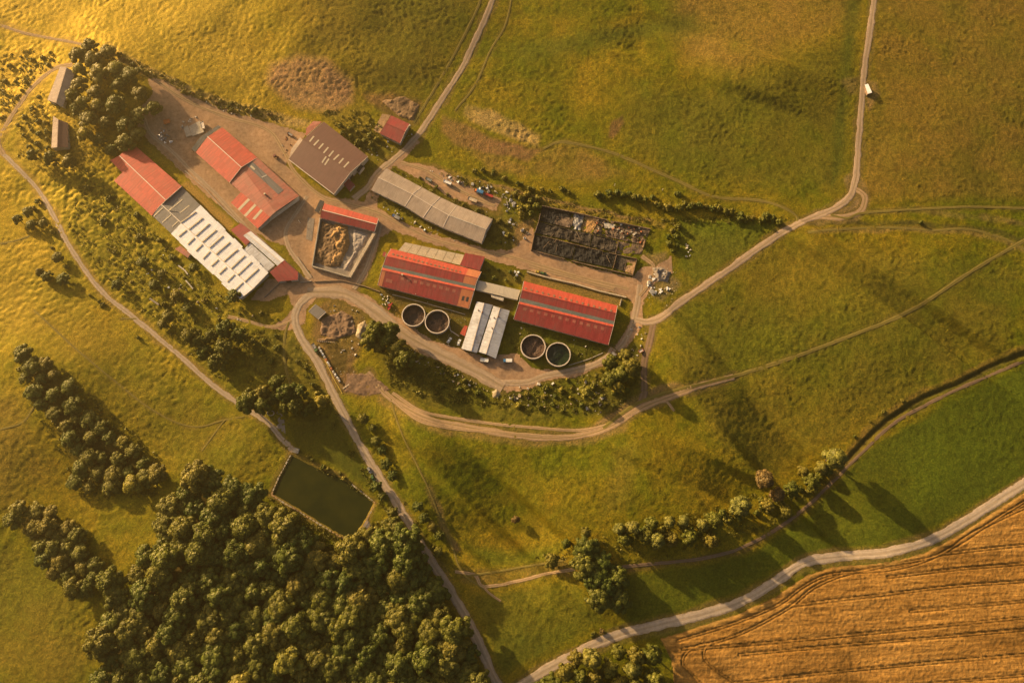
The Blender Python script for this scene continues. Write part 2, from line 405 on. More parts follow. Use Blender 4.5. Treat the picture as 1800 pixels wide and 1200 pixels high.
class MB:
    def __init__(s): s.v = []; s.f = []; s.uv = []
    def poly(s, pts, uv=None):
        k = len(s.v)
        s.v += [tuple(map(float, p)) for p in pts]
        s.f.append(list(range(k, k + len(pts))))
        s.uv.append(uv if uv is not None else [(p[0] * 0.7 + p[1] * 0.7, p[2]) for p in pts])
    def slab(s, pts, th=0.14, down=None):
        """a sheet: pts[0]->pts[1] runs along the ridge (u), the rest down the slope (v)"""
        P = [np.array(p, float) for p in pts]
        u = P[1] - P[0]; u /= np.linalg.norm(u)
        n = np.cross(P[1] - P[0], P[-1] - P[0]); n /= np.linalg.norm(n)
        if n[2] < 0: n = -n
        v = np.cross(n, u)
        if np.dot(v, P[-1] - P[0]) < 0: v = -v
        uv = [(float(np.dot(p, u)), float(np.dot(p - P[0], v))) for p in P]
        ccw = np.dot(np.cross(P[1] - P[0], P[2] - P[0]), n) > 0
        top = P if ccw else P[::-1]; tuv = uv if ccw else uv[::-1]
        s.poly(top, tuv)
        Q = [p - n * th for p in top]
        s.poly(Q[::-1], tuv[::-1])
        for i in range(len(top)):
            j = (i + 1) % len(top)
            s.poly([top[i], Q[i], Q[j], top[j]], [tuv[i], tuv[i], tuv[j], tuv[j]])
    def prism(s, xy, z0, z1):
        xy = [(float(p[0]), float(p[1])) for p in xy]
        a = sum(xy[i][0] * xy[(i + 1) % len(xy)][1] - xy[(i + 1) % len(xy)][0] * xy[i][1] for i in range(len(xy)))
        if a < 0: xy = xy[::-1]
        z0 = list(z0) if hasattr(z0, '__len__') else [z0] * len(xy)
        b = [(x, y, z) for (x, y), z in zip(xy, z0)]
        t = [(x, y, z1) for x, y in xy]
        s.poly(t); s.poly(b[::-1])
        for i in range(len(xy)):
            j = (i + 1) % len(xy)
            s.poly([b[i], b[j], t[j], t[i]])
    def box(s, c, size, rz=0.0, z0=True):
        x, y = size[0] / 2, size[1] / 2
        ca, sa = math.cos(rz), math.sin(rz)
        q = [(c[0] + a * ca - b * sa, c[1] + a * sa + b * ca) for a, b in ((-x, -y), (x, -y), (x, y), (-x, y))]
        zz = c[2] if z0 else c[2] - size[2] / 2
        s.prism(q, zz, zz + size[2])
    def bar(s, a, b, w, h, up=(0, 0, 1)):
        a = np.array(a, float); b = np.array(b, float); d = b - a; d /= np.linalg.norm(d)
        up = np.array(up, float)
        x = np.cross(d, up); x /= np.linalg.norm(x); y = np.cross(x, d)
        A = [a - x * w / 2, a + x * w / 2, a + x * w / 2 + y * h, a - x * w / 2 + y * h]
        B = [p + (b - a) for p in A]
        s.poly(A); s.poly(B[::-1])
        for i in range(4):
            j = (i + 1) % 4
            s.poly([A[j], A[i], B[i], B[j]])
    def wheel(s, c, r, wd, n=14, axis='y'):
        a = [(math.cos(k * 2 * math.pi / n), math.sin(k * 2 * math.pi / n)) for k in range(n)]
        f = [(c[0] + r * x, c[1] - wd / 2, c[2] + r * z) for x, z in a]
        g = [(c[0] + r * x, c[1] + wd / 2, c[2] + r * z) for x, z in a]
        s.poly(f); s.poly(g[::-1])
        for i in range(n):
            j = (i + 1) % n
            s.poly([f[j], f[i], g[i], g[j]])
    def ring(s, c, r0, r1, z0, z1, n=56):
        def cir(r, z): return [(c[0] + r * math.cos(k * 2 * math.pi / n), c[1] + r * math.sin(k * 2 * math.pi / n), z) for k in range(n)]
        oi, oo, ti, to = cir(r0, z0), cir(r1, z0), cir(r0, z1), cir(r1, z1)
        for i in range(n):
            j = (i + 1) % n
            s.poly([oo[i], oo[j], to[j], to[i]]); s.poly([oi[j], oi[i], ti[i], ti[j]]); s.poly([to[i], to[j], ti[j], ti[i]])
    def build(s, name, mat, parent=None, local=False, smooth=False):
        me = bpy.data.meshes.new(name)
        off = np.zeros(3)
        if parent is not None and not local:
            r = parent
            while r.parent is not None: r = r.parent
            off = ROOT[r]
        me.from_pydata([tuple(np.array(v) - off) for v in s.v], [], s.f)
        ul = me.uv_layers.new(name='UVMap')
        fl = [c for q in s.uv for p in q for c in p]
        ul.data.foreach_set('uv', fl)
        me.materials.append(MT[mat] if isinstance(mat, str) else mat)
        if smooth: me.polygons.foreach_set('use_smooth', [True] * len(me.polygons))
        me.update()
        o = bpy.data.objects.new(name, me)
        C.objects.link(o)
        if parent is not None: o.parent = parent
        return o

def np_mesh(name, verts, faces4, mat, smooth=False):
    me = bpy.data.meshes.new(name)
    n, k = len(verts), faces4.shape[1]
    me.vertices.add(n); me.vertices.foreach_set('co', verts.astype(np.float32).ravel())
    me.loops.add(faces4.size); me.loops.foreach_set('vertex_index', faces4.astype(np.int32).ravel())
    me.polygons.add(len(faces4)); me.polygons.foreach_set('loop_start', np.arange(0, faces4.size, k, dtype=np.int32))
    me.polygons.foreach_set('use_smooth', np.full(len(faces4), smooth))
    me.materials.append(MT[mat] if isinstance(mat, str) else mat)
    me.update(calc_edges=True)
    return me

def put(name, me, loc=(0, 0, 0), rz=0.0, sc=(1, 1, 1), parent=None):
    o = bpy.data.objects.new(name, me)
    C.objects.link(o)
    o.location = [float(v) for v in loc]; o.rotation_euler = (0, 0, rz); o.scale = sc
    if parent is not None: o.parent = parent
    return o

# ------------------------------------------------------------------ photo-plan helpers
def seg_dist(px, py, line):
    d = np.full(np.shape(px), 1e9)
    for (ax, ay), (bx, by) in zip(line[:-1], line[1:]):
        vx, vy = bx - ax, by - ay
        t = np.clip(((px - ax) * vx + (py - ay) * vy) / (vx * vx + vy * vy + 1e-9), 0, 1)
        d = np.minimum(d, np.hypot(px - ax - t * vx, py - ay - t * vy))
    return d

def in_poly(px, py, poly):
    r = np.zeros(np.shape(px), bool)
    n = len(poly)
    for i in range(n):
        x1, y1 = poly[i]; x2, y2 = poly[(i + 1) % n]
        c = ((y1 > py) != (y2 > py)) & (px < (x2 - x1) * (py - y1) / (y2 - y1 + 1e-12) + x1)
        r ^= c
    return r

def sdist(px, py, poly):
    d = seg_dist(px, py, list(poly) + [poly[0]])
    return np.where(in_poly(px, py, poly), -d, d)

def spline(pts, n=12):
    P = np.array(pts, float)
    P = np.vstack([2 * P[0] - P[1], P, 2 * P[-1] - P[-2]])
    out = []
    for i in range(1, len(P) - 2):
        p0, p1, p2, p3 = P[i - 1:i + 3]
        for t in np.linspace(0, 1, n, endpoint=False):
            out.append(0.5 * (2 * p1 + (p2 - p0) * t + (2 * p0 - 5 * p1 + 4 * p2 - p3) * t * t + (3 * p1 - p0 - 3 * p2 + p3) * t ** 3))
    out.append(P[-2])
    return np.array(out)

# ------------------------------------------------------------------ plan: roads and tracks (photo pixels, width in photo pixels)
ROADS = [
    ('lane', [(-60, 235), (-20, 250), (10, 275), (40, 305), (68, 335), (95, 380), (118, 425), (150, 475), (185, 518), (240, 562), (320, 628), (375, 678), (425, 712), (470, 742), (490, 765), (516, 792)], 9, 'gravel', 'pale narrow gravel lane running down the west side to the pond'),
    ('lane', [(128, 113), (95, 122), (60, 150), (30, 190), (8, 225), (-4, 250), (6, 272)], 10, 'sandtrack', 'shaded curved lane looping past the old cottage'),
    ('lane', [(-60, 30), (0, 45), (50, 60), (125, 74), (150, 80)], 6, 'sandtrack', 'bright thin path entering at the top left corner'),
    ('road', [(700, 578), (668, 548), (635, 528), (600, 515), (565, 512), (540, 522), (522, 545), (520, 570), (535, 602), (560, 640), (585, 690), (610, 738), (640, 795), (672, 845), (705, 895), (745, 965), (790, 1035), (825, 1095), (850, 1150), (880, 1215), (905, 1270)], 14, 'gravel', 'long pale road leaving the yard and running down past the pond'),
    ('road', [(540, 513), (600, 515), (645, 538), (690, 572), (735, 602), (790, 630), (840, 655), (885, 680)], 22, 'dirt', 'wide dirt road along the slurry tanks'),
    ('track', [(870, 672), (925, 672), (960, 660), (1000, 653), (1040, 643), (1068, 628), (1078, 612)], 13, 'dirt', 'dirt track curving below the round tanks'),
    ('road', [(1118, 562), (1140, 565), (1165, 556), (1205, 525), (1270, 481), (1340, 432), (1400, 395), (1455, 372), (1490, 350), (1504, 315), (1508, 270), (1513, 200), (1520, 120), (1530, 50), (1538, -10), (1545, -70)], 12, 'dirt', 'dirt road going north east across the meadows'),
    ('track', [(1404, 392), (1398, 378), (1370, 362), (1330, 352), (1255, 346), (1200, 322), (1150, 300), (1085, 272), (1035, 258), (985, 250), (955, 262)], 6, 'rutonly', 'faint field track curving over the meadow above the hedge'),
    ('track', [(1460, 378), (1490, 384), (1515, 375), (1600, 369), (1700, 364), (1800, 366), (1870, 362)], 5, 'rutonly', 'faint wheel track running east from the junction'),
    ('track', [(1420, 408), (1500, 402), (1560, 400), (1640, 405), (1700, 403), (1760, 418), (1800, 438), (1870, 480)], 5, 'rutonly', 'wheel track along the ditch bank in the east'),
    ('track', [(1500, 330), (1520, 345), (1512, 372), (1480, 382), (1440, 380)], 12, 'sandtrack', 'trampled sandy turning patch beside the junction'),
    ('road', [(880, -60), (866, 0), (842, 58), (812, 120), (775, 178), (742, 228), (712, 262), (690, 282), (662, 306), (645, 330), (622, 350)], 11, 'dirt', 'rutted dirt road climbing north from the barns'),
    ('track', [(855, -60), (845, 0), (818, 60), (780, 130), (750, 180), (728, 215)], 5, 'rutonly', 'old wheel track beside the rutted north road'),
    ('track', [(905, -40), (890, 40), (862, 90), (835, 150), (800, 195)], 4, 'rutonly', 'narrow trace east of the rutted north road'),
    ('track', [(645, 655), (670, 685), (705, 712), (760, 738), (820, 750), (900, 764), (960, 770), (1020, 766), (1075, 748), (1125, 718), (1170, 700), (1225, 680), (1290, 662)], 12, 'sandtrack', 'braided sandy track under the dump bank'),
    ('track', [(690, 690), (740, 722), (800, 735), (880, 746), (950, 752), (1020, 756), (1080, 742), (1130, 712)], 6, 'sandtrack', 'upper strand of the braided sandy track'),
    ('track', [(680, 690), (730, 735), (790, 752), (860, 758), (930, 764), (1000, 768)], 6, 'sandtrack', 'lower strand of the braided sandy track'),
    ('track', [(1060, 752), (1115, 712), (1160, 694), (1220, 678), (1300, 658), (1400, 626), (1480, 596), (1560, 565), (1620, 535), (1700, 482), (1770, 440), (1850, 395)], 7, 'rutonly', 'straight field track crossing the east meadow'),
    ('track', [(1150, 562), (1142, 598), (1132, 640), (1132, 690), (1120, 715)], 13, 'soil_track', 'brown churned track linking the junction to the field track'),
    ('track', [(1125, 500), (1120, 535), (1112, 570), (1098, 600), (1085, 615)], 12, 'dirt', 'short dirt track beside the gable of the east barn'),
    ('track', [(1150, 700), (1172, 706), (1185, 722)], 5, 'sandtrack', 'short spur of sandy track ending in the meadow'),
    ('track', [(400, 556), (440, 566), (475, 574), (508, 566), (520, 555)], 7, 'sandtrack', 'sandy path below the long white barn'),
    ('track', [(508, 566), (501, 590), (500, 630), (506, 660), (515, 685)], 5, 'rutonly', 'twin wheel ruts dropping into the grove'),
    ('track', [(685, 690), (695, 730), (710, 770), (732, 815), (755, 862), (772, 905), (795, 960), (812, 1005), (850, 1035)], 3, 'rutonly', 'faint rut following the shaded edge of the south meadow'),
    ('track', [(800, 1004), (835, 1010), (850, 1030), (905, 1022), (960, 1008), (1010, 1000)], 6, 'sandtrack', 'sandy track winding to the big dark trees'),
    ('track', [(850, 1030), (860, 1042), (880, 1056)], 4, 'sandtrack', 'stub of sandy track below the bend'),
    ('track', [(820, 1012), (870, 1005), (930, 994), (990, 985)], 4, 'rutonly', 'upper rut beside the winding sandy track'),
    ('track', [(1850, 612), (1800, 634), (1720, 668), (1640, 705), (1570, 745), (1510, 800), (1460, 850), (1400, 905), (1320, 955), (1240, 980), (1150, 990), (1060, 1000)], 6, 'soil_track', 'brown footpath beside the eastern ditch'),
    ('road', [(1870, 815), (1800, 850), (1740, 888), (1680, 926), (1620, 955), (1560, 970), (1500, 976), (1440, 982), (1400, 996), (1350, 1030), (1290, 1062), (1200, 1088), (1120, 1106), (1060, 1126), (1010, 1150), (960, 1177), (900, 1215), (860, 1250)], 17, 'chalk', 'pale gravel road sweeping between green meadow and wheat'),
    ('track', [(275, 142), (330, 178), (400, 206), (470, 228), (500, 268), (520, 305), (565, 345), (610, 358), (660, 372), (700, 392), (760, 420), (830, 438), (900, 452), (960, 470), (1030, 490), (1105, 508)], 8, 'sandtrack', 'sunlit sandy wheel lane through the middle of the farmyard'),
    ('track', [(252, 205), (265, 235), (300, 264), (335, 299), (372, 334), (405, 369), (440, 406), (475, 438), (510, 470), (535, 494)], 8, 'dirt', 'dirt lane squeezed between the red barn and the long white barn'),
    ('track', [(540, 345), (520, 375), (503, 405), (508, 435), (528, 465), (545, 490)], 8, 'dirt', 'dirt lane bending round the weedy patch west of the manure yard'),
    ('track', [(668, 395), (655, 440), (640, 480), (622, 508)], 9, 'dirt', 'shaded dirt lane between the manure yard and the tank-side barn'),
    ('track', [(705, 286), (750, 300), (790, 325), (840, 350), (870, 362)], 8, 'sandtrack', 'orange sandy lane through the scrapyard north of the grey barn'),
    ('track', [(930, 466), (1000, 486), (1080, 508)], 9, 'sandtrack', 'sandy wheel lane in front of the burnt-out barn'),
    ('track', [(1128, 450), (1150, 470), (1140, 500), (1124, 520)], 8, 'sandtrack', 'sandy lane around the east end of the ruin'),
    ('track', [(240, 560), (212, 560)], 4, 'rutonly', 'stub of wheel track by the lane'),
    ('track', [(60, 545), (130, 610), (200, 668), (260, 715), (310, 742), (350, 750), (395, 738), (430, 732)], 3, 'rutonly', 'faint double rut curving across the west pasture'),
    ('track', [(395, 738), (375, 765), (355, 792)], 3, 'rutonly', 'faint short trace in the west pasture'),
    ('track', [(-40, 435), (20, 425), (52, 415)], 4, 'rutonly', 'thin rut at the west edge'),
    ('track', [(-40, 765), (0, 755), (40, 742), (60, 715)], 4, 'rutonly', 'pale rut west of the bushy belt'),
]
MT['soil_track'] = road_mat('brown_soil_track', (0.16, 0.105, 0.065), (0.21, 0.145, 0.095), (0.09, 0.08, 0.02), 0.12, 0.5)
SE_ROAD = [r[1] for r in ROADS if 'green meadow and wheat' in r[4]][0]
ROADSPL = [spline(r[1], 10) for r in ROADS]

YARD = [
    [(258, 138), (285, 140), (330, 168), (400, 196), (470, 216), (535, 236), (528, 262), (500, 292), (560, 345), (640, 355), (665, 300), (700, 268), (725, 240), (738, 250), (705, 285), (760, 292), (830, 330), (880, 350), (872, 372), (800, 352), (740, 318), (690, 292), (668, 330), (660, 365), (700, 388), (760, 412), (860, 440), (900, 440), (935, 400), (940, 440), (1000, 462), (1110, 490), (1128, 470), (1150, 470), (1180, 450), (1180, 480), (1150, 500), (1130, 530), (1128, 575), (1100, 612), (1080, 612), (1105, 570), (1112, 535), (1100, 520), (1000, 500), (930, 478), (850, 455), (765, 432), (690, 405), (668, 420), (650, 470), (640, 495), (615, 510), (645, 520), (700, 560), (760, 600), (850, 628), (905, 620), (940, 650), (1000, 652), (1060, 630), (1070, 638), (1010, 664), (960, 668), (925, 686), (890, 690), (860, 674), (790, 645), (730, 618), (690, 588), (645, 552), (590, 524), (555, 524), (536, 545), (534, 570), (508, 580), (470, 580), (500, 560), (515, 540), (505, 520), (470, 530), (440, 528), (470, 490), (530, 490), (545, 480), (515, 460), (498, 430), (478, 425), (430, 400), (395, 372), (340, 325), (300, 285), (262, 250), (240, 225), (244, 195), (268, 168)],
]

DITCH = [(1860, 598), (1800, 622), (1740, 645), (1680, 676), (1620, 700), (1560, 738), (1520, 775), (1490, 808)]
POND = [(513, 799), (560, 822), (600, 838), (632, 862), (659, 883), (642, 915), (620, 949), (600, 942), (560, 918), (520, 893), (478, 869), (490, 838)]
WHEAT = [(1900, 808), (1800, 865), (1742, 903), (1684, 941), (1622, 973), (1560, 989), (1462, 996), (1412, 1014), (1362, 1049), (1292, 1081), (1212, 1106), (1160, 1122), (1180, 1160), (1190, 1280), (1960, 1280), (1960, 790)]
TRAM = [
    [(1200, 1140), (1250, 1130), (1312, 1108), (1387, 1067), (1429, 1033), (1483, 1010), (1567, 992), (1650, 975), (1708, 937), (1800, 892), (1900, 850)],
    [(1390, 1064), (1470, 1054), (1542, 1046), (1667, 1031), (1800, 1021), (1950, 1008)],
    [(1650, 974), (1720, 966), (1800, 958), (1950, 948)],
    [(1215, 1140), (1250, 1137), (1375, 1127), (1500, 1115), (1625, 1102), (1800, 1085), (1950, 1068)],
    [(1292, 1200), (1458, 1181), (1625, 1165), (1800, 1150), (1950, 1136)],
    [(1600, 1074), (1700, 1065), (1800, 1056), (1950, 1042)],
    [(1250, 1130), (1225, 1135), (1205, 1148), (1200, 1166), (1214, 1182), (1240, 1210)],
    [(1580, 1205), (1800, 1186), (1950, 1172)],
    [(1190, 1126), (1292, 1094), (1368, 1062), (1415, 1028), (1465, 1008), (1560, 1001), (1628, 984), (1690, 952), (1750, 912), (1850, 852)],
    [(1300, 1150), (1450, 1136), (1620, 1122), (1800, 1106), (1950, 1092)],
    [(1560, 1014), (1680, 1000), (1800, 990), (1950, 976)],
    [(1250, 1130), (1238, 1142), (1240, 1160), (1262, 1180), (1300, 1206)],
]

# ------------------------------------------------------------------ ground sheet
def axis(lo, hi, step, far):
    a = np.arange(lo, hi + step, step)
    e = []
    v, s = hi + step, step * 2
    while v < far:
        e.append(v); v += s; s *= 1.5
    e.append(far)
    b = []
    v, s = lo - step, step * 2
    while v > -far:
        b.append(v); v -= s; s *= 1.5
    b.append(-far)
    return np.concatenate([np.array(b[::-1]), a, np.array(e)])

def build_ground():
    xs = axis(-425, 425, 1.15, 1400.0)
    ys = axis(-270, 345, 1.15, 1400.0)
    X, Y = np.meshgrid(xs, ys)
    x, y = X.ravel(), Y.ravel()
    z = land(x, y)
    px, py = proj(x, y, z)
    # wander the plan a little so that no edge is ruled
    qx = px + 5 * fbm(x / 14, y / 14, 40, 3); qy = py + 5 * fbm(x / 14, y / 14, 41, 3)
    near = (px > -120) & (px < 1920) & (py > -120) & (py < 1320)
    big = fbm(x / 75, y / 75, 1, 4); med = fbm(x / 20, y / 20, 2, 4); sml = fbm(x / 6, y / 6, 3, 3)
    green = np.array([0.080, 0.104, 0.005]); ochre = np.array([0.200, 0.150, 0.012])
    k = np.clip(0.40 + 0.75 * big + 0.45 * med + 0.25 * sml, 0, 1)
    col = green * (1 - k[:, None]) + ochre * k[:, None]
    amp = np.ones(len(x))

    def paint(mask, c, a=None):
        nonlocal col, amp
        m = np.clip(mask, 0, 1)[:, None]
        col = col * (1 - m) + np.array(c) * m
        if a is not None: amp = amp * (1 - m[:, 0]) + a * m[:, 0]

    def sub(poly, pad):
        p = np.array(poly)
        return near & (px > p[:, 0].min() - pad) & (px < p[:, 0].max() + pad) & (py > p[:, 1].min() - pad) & (py < p[:, 1].max() + pad)

    def pp(poly, c, soft=8, st_=1.0, mott=0.35, a=None):
        s = np.nonzero(sub(poly, soft * 3 + 10))[0]
        d = sdist(qx[s], qy[s], poly)
        m = np.zeros(len(x))
        m[s] = (1 - sstep(-soft, soft, d)) * st_ * (1 - mott + mott * (0.5 + 1.2 * med[s]))
        paint(m, c, a)

    def pl(line, wd, c, soft=4, st_=1.0, mott=0.3, a=None):
        s = np.nonzero(sub(line, wd + soft * 3 + 10))[0]
        d = seg_dist(qx[s], qy[s], line)
        m = np.zeros(len(x))
        m[s] = (1 - sstep(wd / 2 - soft * .5, wd / 2 + soft, d)) * st_ * (1 - mott + mott * (0.5 + 1.2 * sml[s]))
        paint(m, c, a)

    straw = (0.23, 0.165, 0.055); lush = (0.055, 0.100, 0.008); lush2 = (0.07, 0.11, 0.010)
    earth = (0.20, 0.125, 0.075); dark = (0.085, 0.055, 0.035); sand = (0.31, 0.20, 0.105); dry = (0.165, 0.115, 0.03)
    # big fields
    pp([(1545, -100), (1540, 60), (1525, 180), (1510, 330), (1530, 355), (1950, 345), (1950, -100)], (0.145, 0.100, 0.024), 14, 0.75)
    pp([(1180, -60), (1500, -60), (1500, 40), (1400, 90), (1290, 130), (1210, 105), (1180, 50)], (0.19, 0.13, 0.034), 34, 0.8)
    pp([(900, 85), (960, 70), (1100, 45), (1220, 25), (1225, 50), (1120, 70), (1000, 95), (920, 108)], (0.060, 0.088, 0.012), 14, 0.85)
    pp([(1110, 150), (1250, 160), (1330, 130), (1490, 70), (1510, 130), (1480, 340), (1330, 330), (1180, 300), (1090, 250)], (0.082, 0.090, 0.014), 26, 0.7)
    pp([(1490, -40), (1518, -40), (1500, 90), (1492, 180), (1478, 290), (1462, 330), (1470, 200), (1480, 90)], (0.05, 0.078, 0.012), 9, 0.8)
    pp([(-80, -100), (440, -100), (430, 60), (500, 130), (470, 200), (300, 150), (180, 70), (-80, 40)], (0.25, 0.195, 0.028), 40, 0.85)  # low-sun glow painted into the grass colour of this field
    pp([(540, -60), (850, -60), (760, 160), (640, 180), (600, 110), (520, 90)], (0.105, 0.100, 0.020), 40, 0.7)
    pp([(1510, 800), (1600, 745), (1700, 690), (1870, 615), (1900, 760), (1800, 835), (1700, 895), (1600, 948), (1450, 968), (1390, 985), (1300, 1040), (1200, 1075), (1110, 1090), (1090, 1010), (1230, 995), (1330, 965), (1420, 905)], (0.056, 0.090, 0.009), 8, 0.92, 0.2, 0.6)
    pp([(1600, 800), (1760, 690), (1850, 660), (1850, 740), (1700, 840), (1600, 900)], (0.085, 0.13, 0.010), 30, 0.6, 0.5)
    pp([(1190, 380), (1380, 392), (1300, 445), (1220, 500), (1195, 470), (1185, 430)], lush, 8, 0.9, 0.2)
    pp([(505, 745), (560, 740), (600, 750), (655, 850), (640, 850), (560, 800), (520, 790)], (0.042, 0.068, 0.010), 8, 0.95, 0.1, 0.4)
    pp([(1200, 410), (1400, 415), (1800, 470), (1770, 620), (1500, 770), (1330, 840), (1250, 760), (1180, 640), (1170, 570)], (0.092, 0.092, 0.016), 30, 0.6)
    pp([(800, 950), (900, 970), (990, 960), (960, 990), (860, 1000)], lush2, 14, 0.8)
    pp([(830, 1050), (900, 1030), (1010, 1020), (1060, 1090), (950, 1160), (880, 1190)], (0.056, 0.082, 0.011), 14, 0.8)
    pp([(1080, 790), (1120, 780), (1110, 890), (1060, 900)], (0.145, 0.125, 0.02), 18, 0.7)
    pp([(0, 420), (80, 440), (180, 560), (330, 690), (440, 740), (480, 800), (440, 860), (300, 820), (180, 700), (60, 600), (-60, 560)], (0.098, 0.092, 0.014), 30, 0.55)
    pp([(-80, 660), (30, 700), (100, 830), (0, 900), (-80, 900)], (0.135, 0.100, 0.024), 30, 0.7)
    pp([(-80, 930), (60, 990), (140, 1060), (170, 1250), (-80, 1250)], (0.105, 0.092, 0.020), 30, 0.6)
    pp([(-60, 100), (60, 80), (100, 110), (40, 180), (0, 240), (-60, 240)], (0.25, 0.185, 0.028), 14, 0.9, 0.4, 2.4)  # ochre tussocks, painted brighter to carry the golden corner light
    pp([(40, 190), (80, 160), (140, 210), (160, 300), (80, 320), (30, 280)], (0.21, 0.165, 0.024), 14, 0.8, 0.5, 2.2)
    pp([(110, 290), (190, 310), (300, 430), (400, 530), (500, 580), (470, 680), (400, 690), (300, 600), (180, 500), (110, 400)], (0.078, 0.098, 0.010), 14, 0.85, 0.5, 2.2)
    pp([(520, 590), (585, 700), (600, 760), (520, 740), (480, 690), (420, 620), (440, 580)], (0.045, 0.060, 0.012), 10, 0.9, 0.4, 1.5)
    pp([(660, 620), (760, 620), (850, 680), (890, 700), (1000, 740), (900, 745), (760, 720), (690, 690)], (0.075, 0.076, 0.016), 10, 0.8, 0.5, 1.2)
    pp([(870, 690), (940, 665), (1060, 650), (1120, 600), (1140, 650), (1120, 700), (1070, 730), (960, 730)], (0.048, 0.062, 0.014), 8, 0.9, 0.5, 1.6)
    pp([(640, 300), (680, 290), (760, 335), (880, 380), (905, 400), (900, 440), (850, 436), (760, 405), (650, 350)], (0.055, 0.060, 0.018), 6, 0.85, 0.5, 0.8)
    pp([(760, 330), (830, 335), (900, 350), (940, 380), (930, 420), (900, 430), (870, 385), (800, 360)], (0.085, 0.078, 0.022), 6, 0.7, 0.6, 0.8)
    pp([(650, 500), (840, 545), (830, 640), (760, 610), (700, 570)], (0.075, 0.066, 0.024), 8, 0.8, 0.5, 0.5)
    pp([(690, 545), (712, 535), (705, 580), (690, 575)], (0.24, 0.14, 0.04), 5, 0.8, 0.3, 0.4)
    pp([(880, 560), (905, 560), (1000, 590), (1075, 610), (1050, 640), (940, 645), (890, 625)], (0.042, 0.062, 0.013), 7, 0.9, 0.4, 0.6)
    pp([(840, 465), (920, 480), (915, 500), (845, 490)], (0.10, 0.088, 0.022), 5, 0.8, 0.5, 0.7)
    pp([(930, 476), (1102, 522), (1090, 540), (920, 496)], (0.23, 0.155, 0.055), 4, 0.95, 0.25, 0.5)
    pp([(836, 508), (910, 528), (900, 548), (828, 532)], (0.055, 0.038, 0.026), 3, 0.95, 0.2, 0.3)  # shade between link building and zinc sheds, painted into the ground colour
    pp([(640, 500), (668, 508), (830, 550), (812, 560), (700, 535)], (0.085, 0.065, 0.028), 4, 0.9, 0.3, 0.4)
    pp([(560, 195), (640, 180), (640, 240), (570, 212)], (0.19, 0.15, 0.02), 6, 0.7)
    pp([(640, 235), (700, 260), (690, 285), (650, 280), (620, 250)], (0.055, 0.060, 0.016), 5, 0.9, 0.4, 1.5)
    pp([(570, 205), (640, 190), (660, 230), (620, 245)], (0.12, 0.11, 0.022), 8, 0.8, 0.5, 1.4)
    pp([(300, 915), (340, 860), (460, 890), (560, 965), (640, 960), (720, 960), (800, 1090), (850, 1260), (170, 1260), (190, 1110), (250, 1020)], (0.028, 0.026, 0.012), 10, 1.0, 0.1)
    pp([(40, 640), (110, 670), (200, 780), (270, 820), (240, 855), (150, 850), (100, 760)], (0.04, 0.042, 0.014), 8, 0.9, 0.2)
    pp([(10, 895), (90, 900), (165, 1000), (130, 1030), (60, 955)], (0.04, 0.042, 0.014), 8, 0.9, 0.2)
    pp([(1518, 140), (1540, 145), (1548, 170), (1530, 195), (1520, 175)], (0.22, 0.14, 0.08), 5, 0.85)
    pp([(1480, 140), (1508, 135), (1505, 165), (1490, 165)], (0.20, 0.13, 0.07), 5, 0.7)
    pl([(752, 860), (770, 895), (790, 945), (800, 965)], 9, (0.24, 0.16, 0.08), 5, 0.8, 0.4, 0.4)
    # banks, straw and bare soil
    pp([(480, 115), (520, 98), (570, 105), (615, 140), (620, 178), (590, 195), (545, 190), (500, 175), (470, 145)], (0.30, 0.18, 0.11), 12, 1.0, 0.2, 1.3)
    pp([(500, 150), (560, 165), (600, 180), (585, 198), (520, 190)], (0.27, 0.18, 0.10), 8, 0.7)
    pp([(645, 175), (700, 165), (740, 180), (735, 215), (712, 225), (670, 195)], dark, 7, 0.95, 0.3, 0.8)
    pp([(640, 168), (690, 162), (700, 178), (650, 185)], (0.22, 0.13, 0.06), 6, 0.7)
    pp([(818, 185), (850, 192), (920, 220), (952, 240), (945, 256), (890, 238), (830, 215), (812, 200)], (0.31, 0.225, 0.10), 6, 0.9, 0.4, 1.4)
    pp([(778, 205), (812, 215), (870, 245), (955, 262), (930, 282), (860, 272), (800, 252), (775, 232)], (0.185, 0.105, 0.06), 6, 0.95, 0.3, 0.8)
    pp([(950, 262), (1000, 250), (1060, 275), (1110, 310), (1000, 320), (930, 300)], (0.19, 0.125, 0.04), 12, 0.7, 0.5)
    pp([(820, 262), (930, 290), (920, 310), (860, 300)], (0.18, 0.12, 0.04), 8, 0.7)
    pp([(1076, 215), (1095, 205), (1098, 220), (1080, 243), (1070, 240)], (0.12, 0.07, 0.04), 3, 0.9, 0.2)
    pp([(700, 283), (760, 290), (850, 330), (870, 350), (820, 352), (760, 318), (700, 292)], sand, 5, 0.85, 0.3, 0.4)
    pp([(810, 330), (880, 360), (885, 378), (830, 362)], (0.20, 0.14, 0.05), 5, 0.8)
    pp([(905, 395), (940, 385), (938, 440), (900, 450)], (0.24, 0.15, 0.085), 6, 0.9)
    pp([(555, 535), (600, 520), (640, 545), (650, 580), (620, 640), (645, 680), (590, 690), (560, 630), (545, 590)], (0.13, 0.082, 0.05), 7, 0.95, 0.35, 0.9)
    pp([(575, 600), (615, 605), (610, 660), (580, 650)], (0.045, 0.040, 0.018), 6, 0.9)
    pp([(605, 655), (650, 660), (680, 690), (640, 695), (600, 688)], (0.165, 0.10, 0.065), 6, 0.9, 0.3, 0.6)
    pp([(1140, 470), (1175, 480), (1195, 500), (1165, 530), (1140, 515)], (0.16, 0.125, 0.075), 6, 0.8)
    pp([(1130, 450), (1170, 440), (1180, 470), (1150, 480)], (0.22, 0.155, 0.095), 6, 0.8)
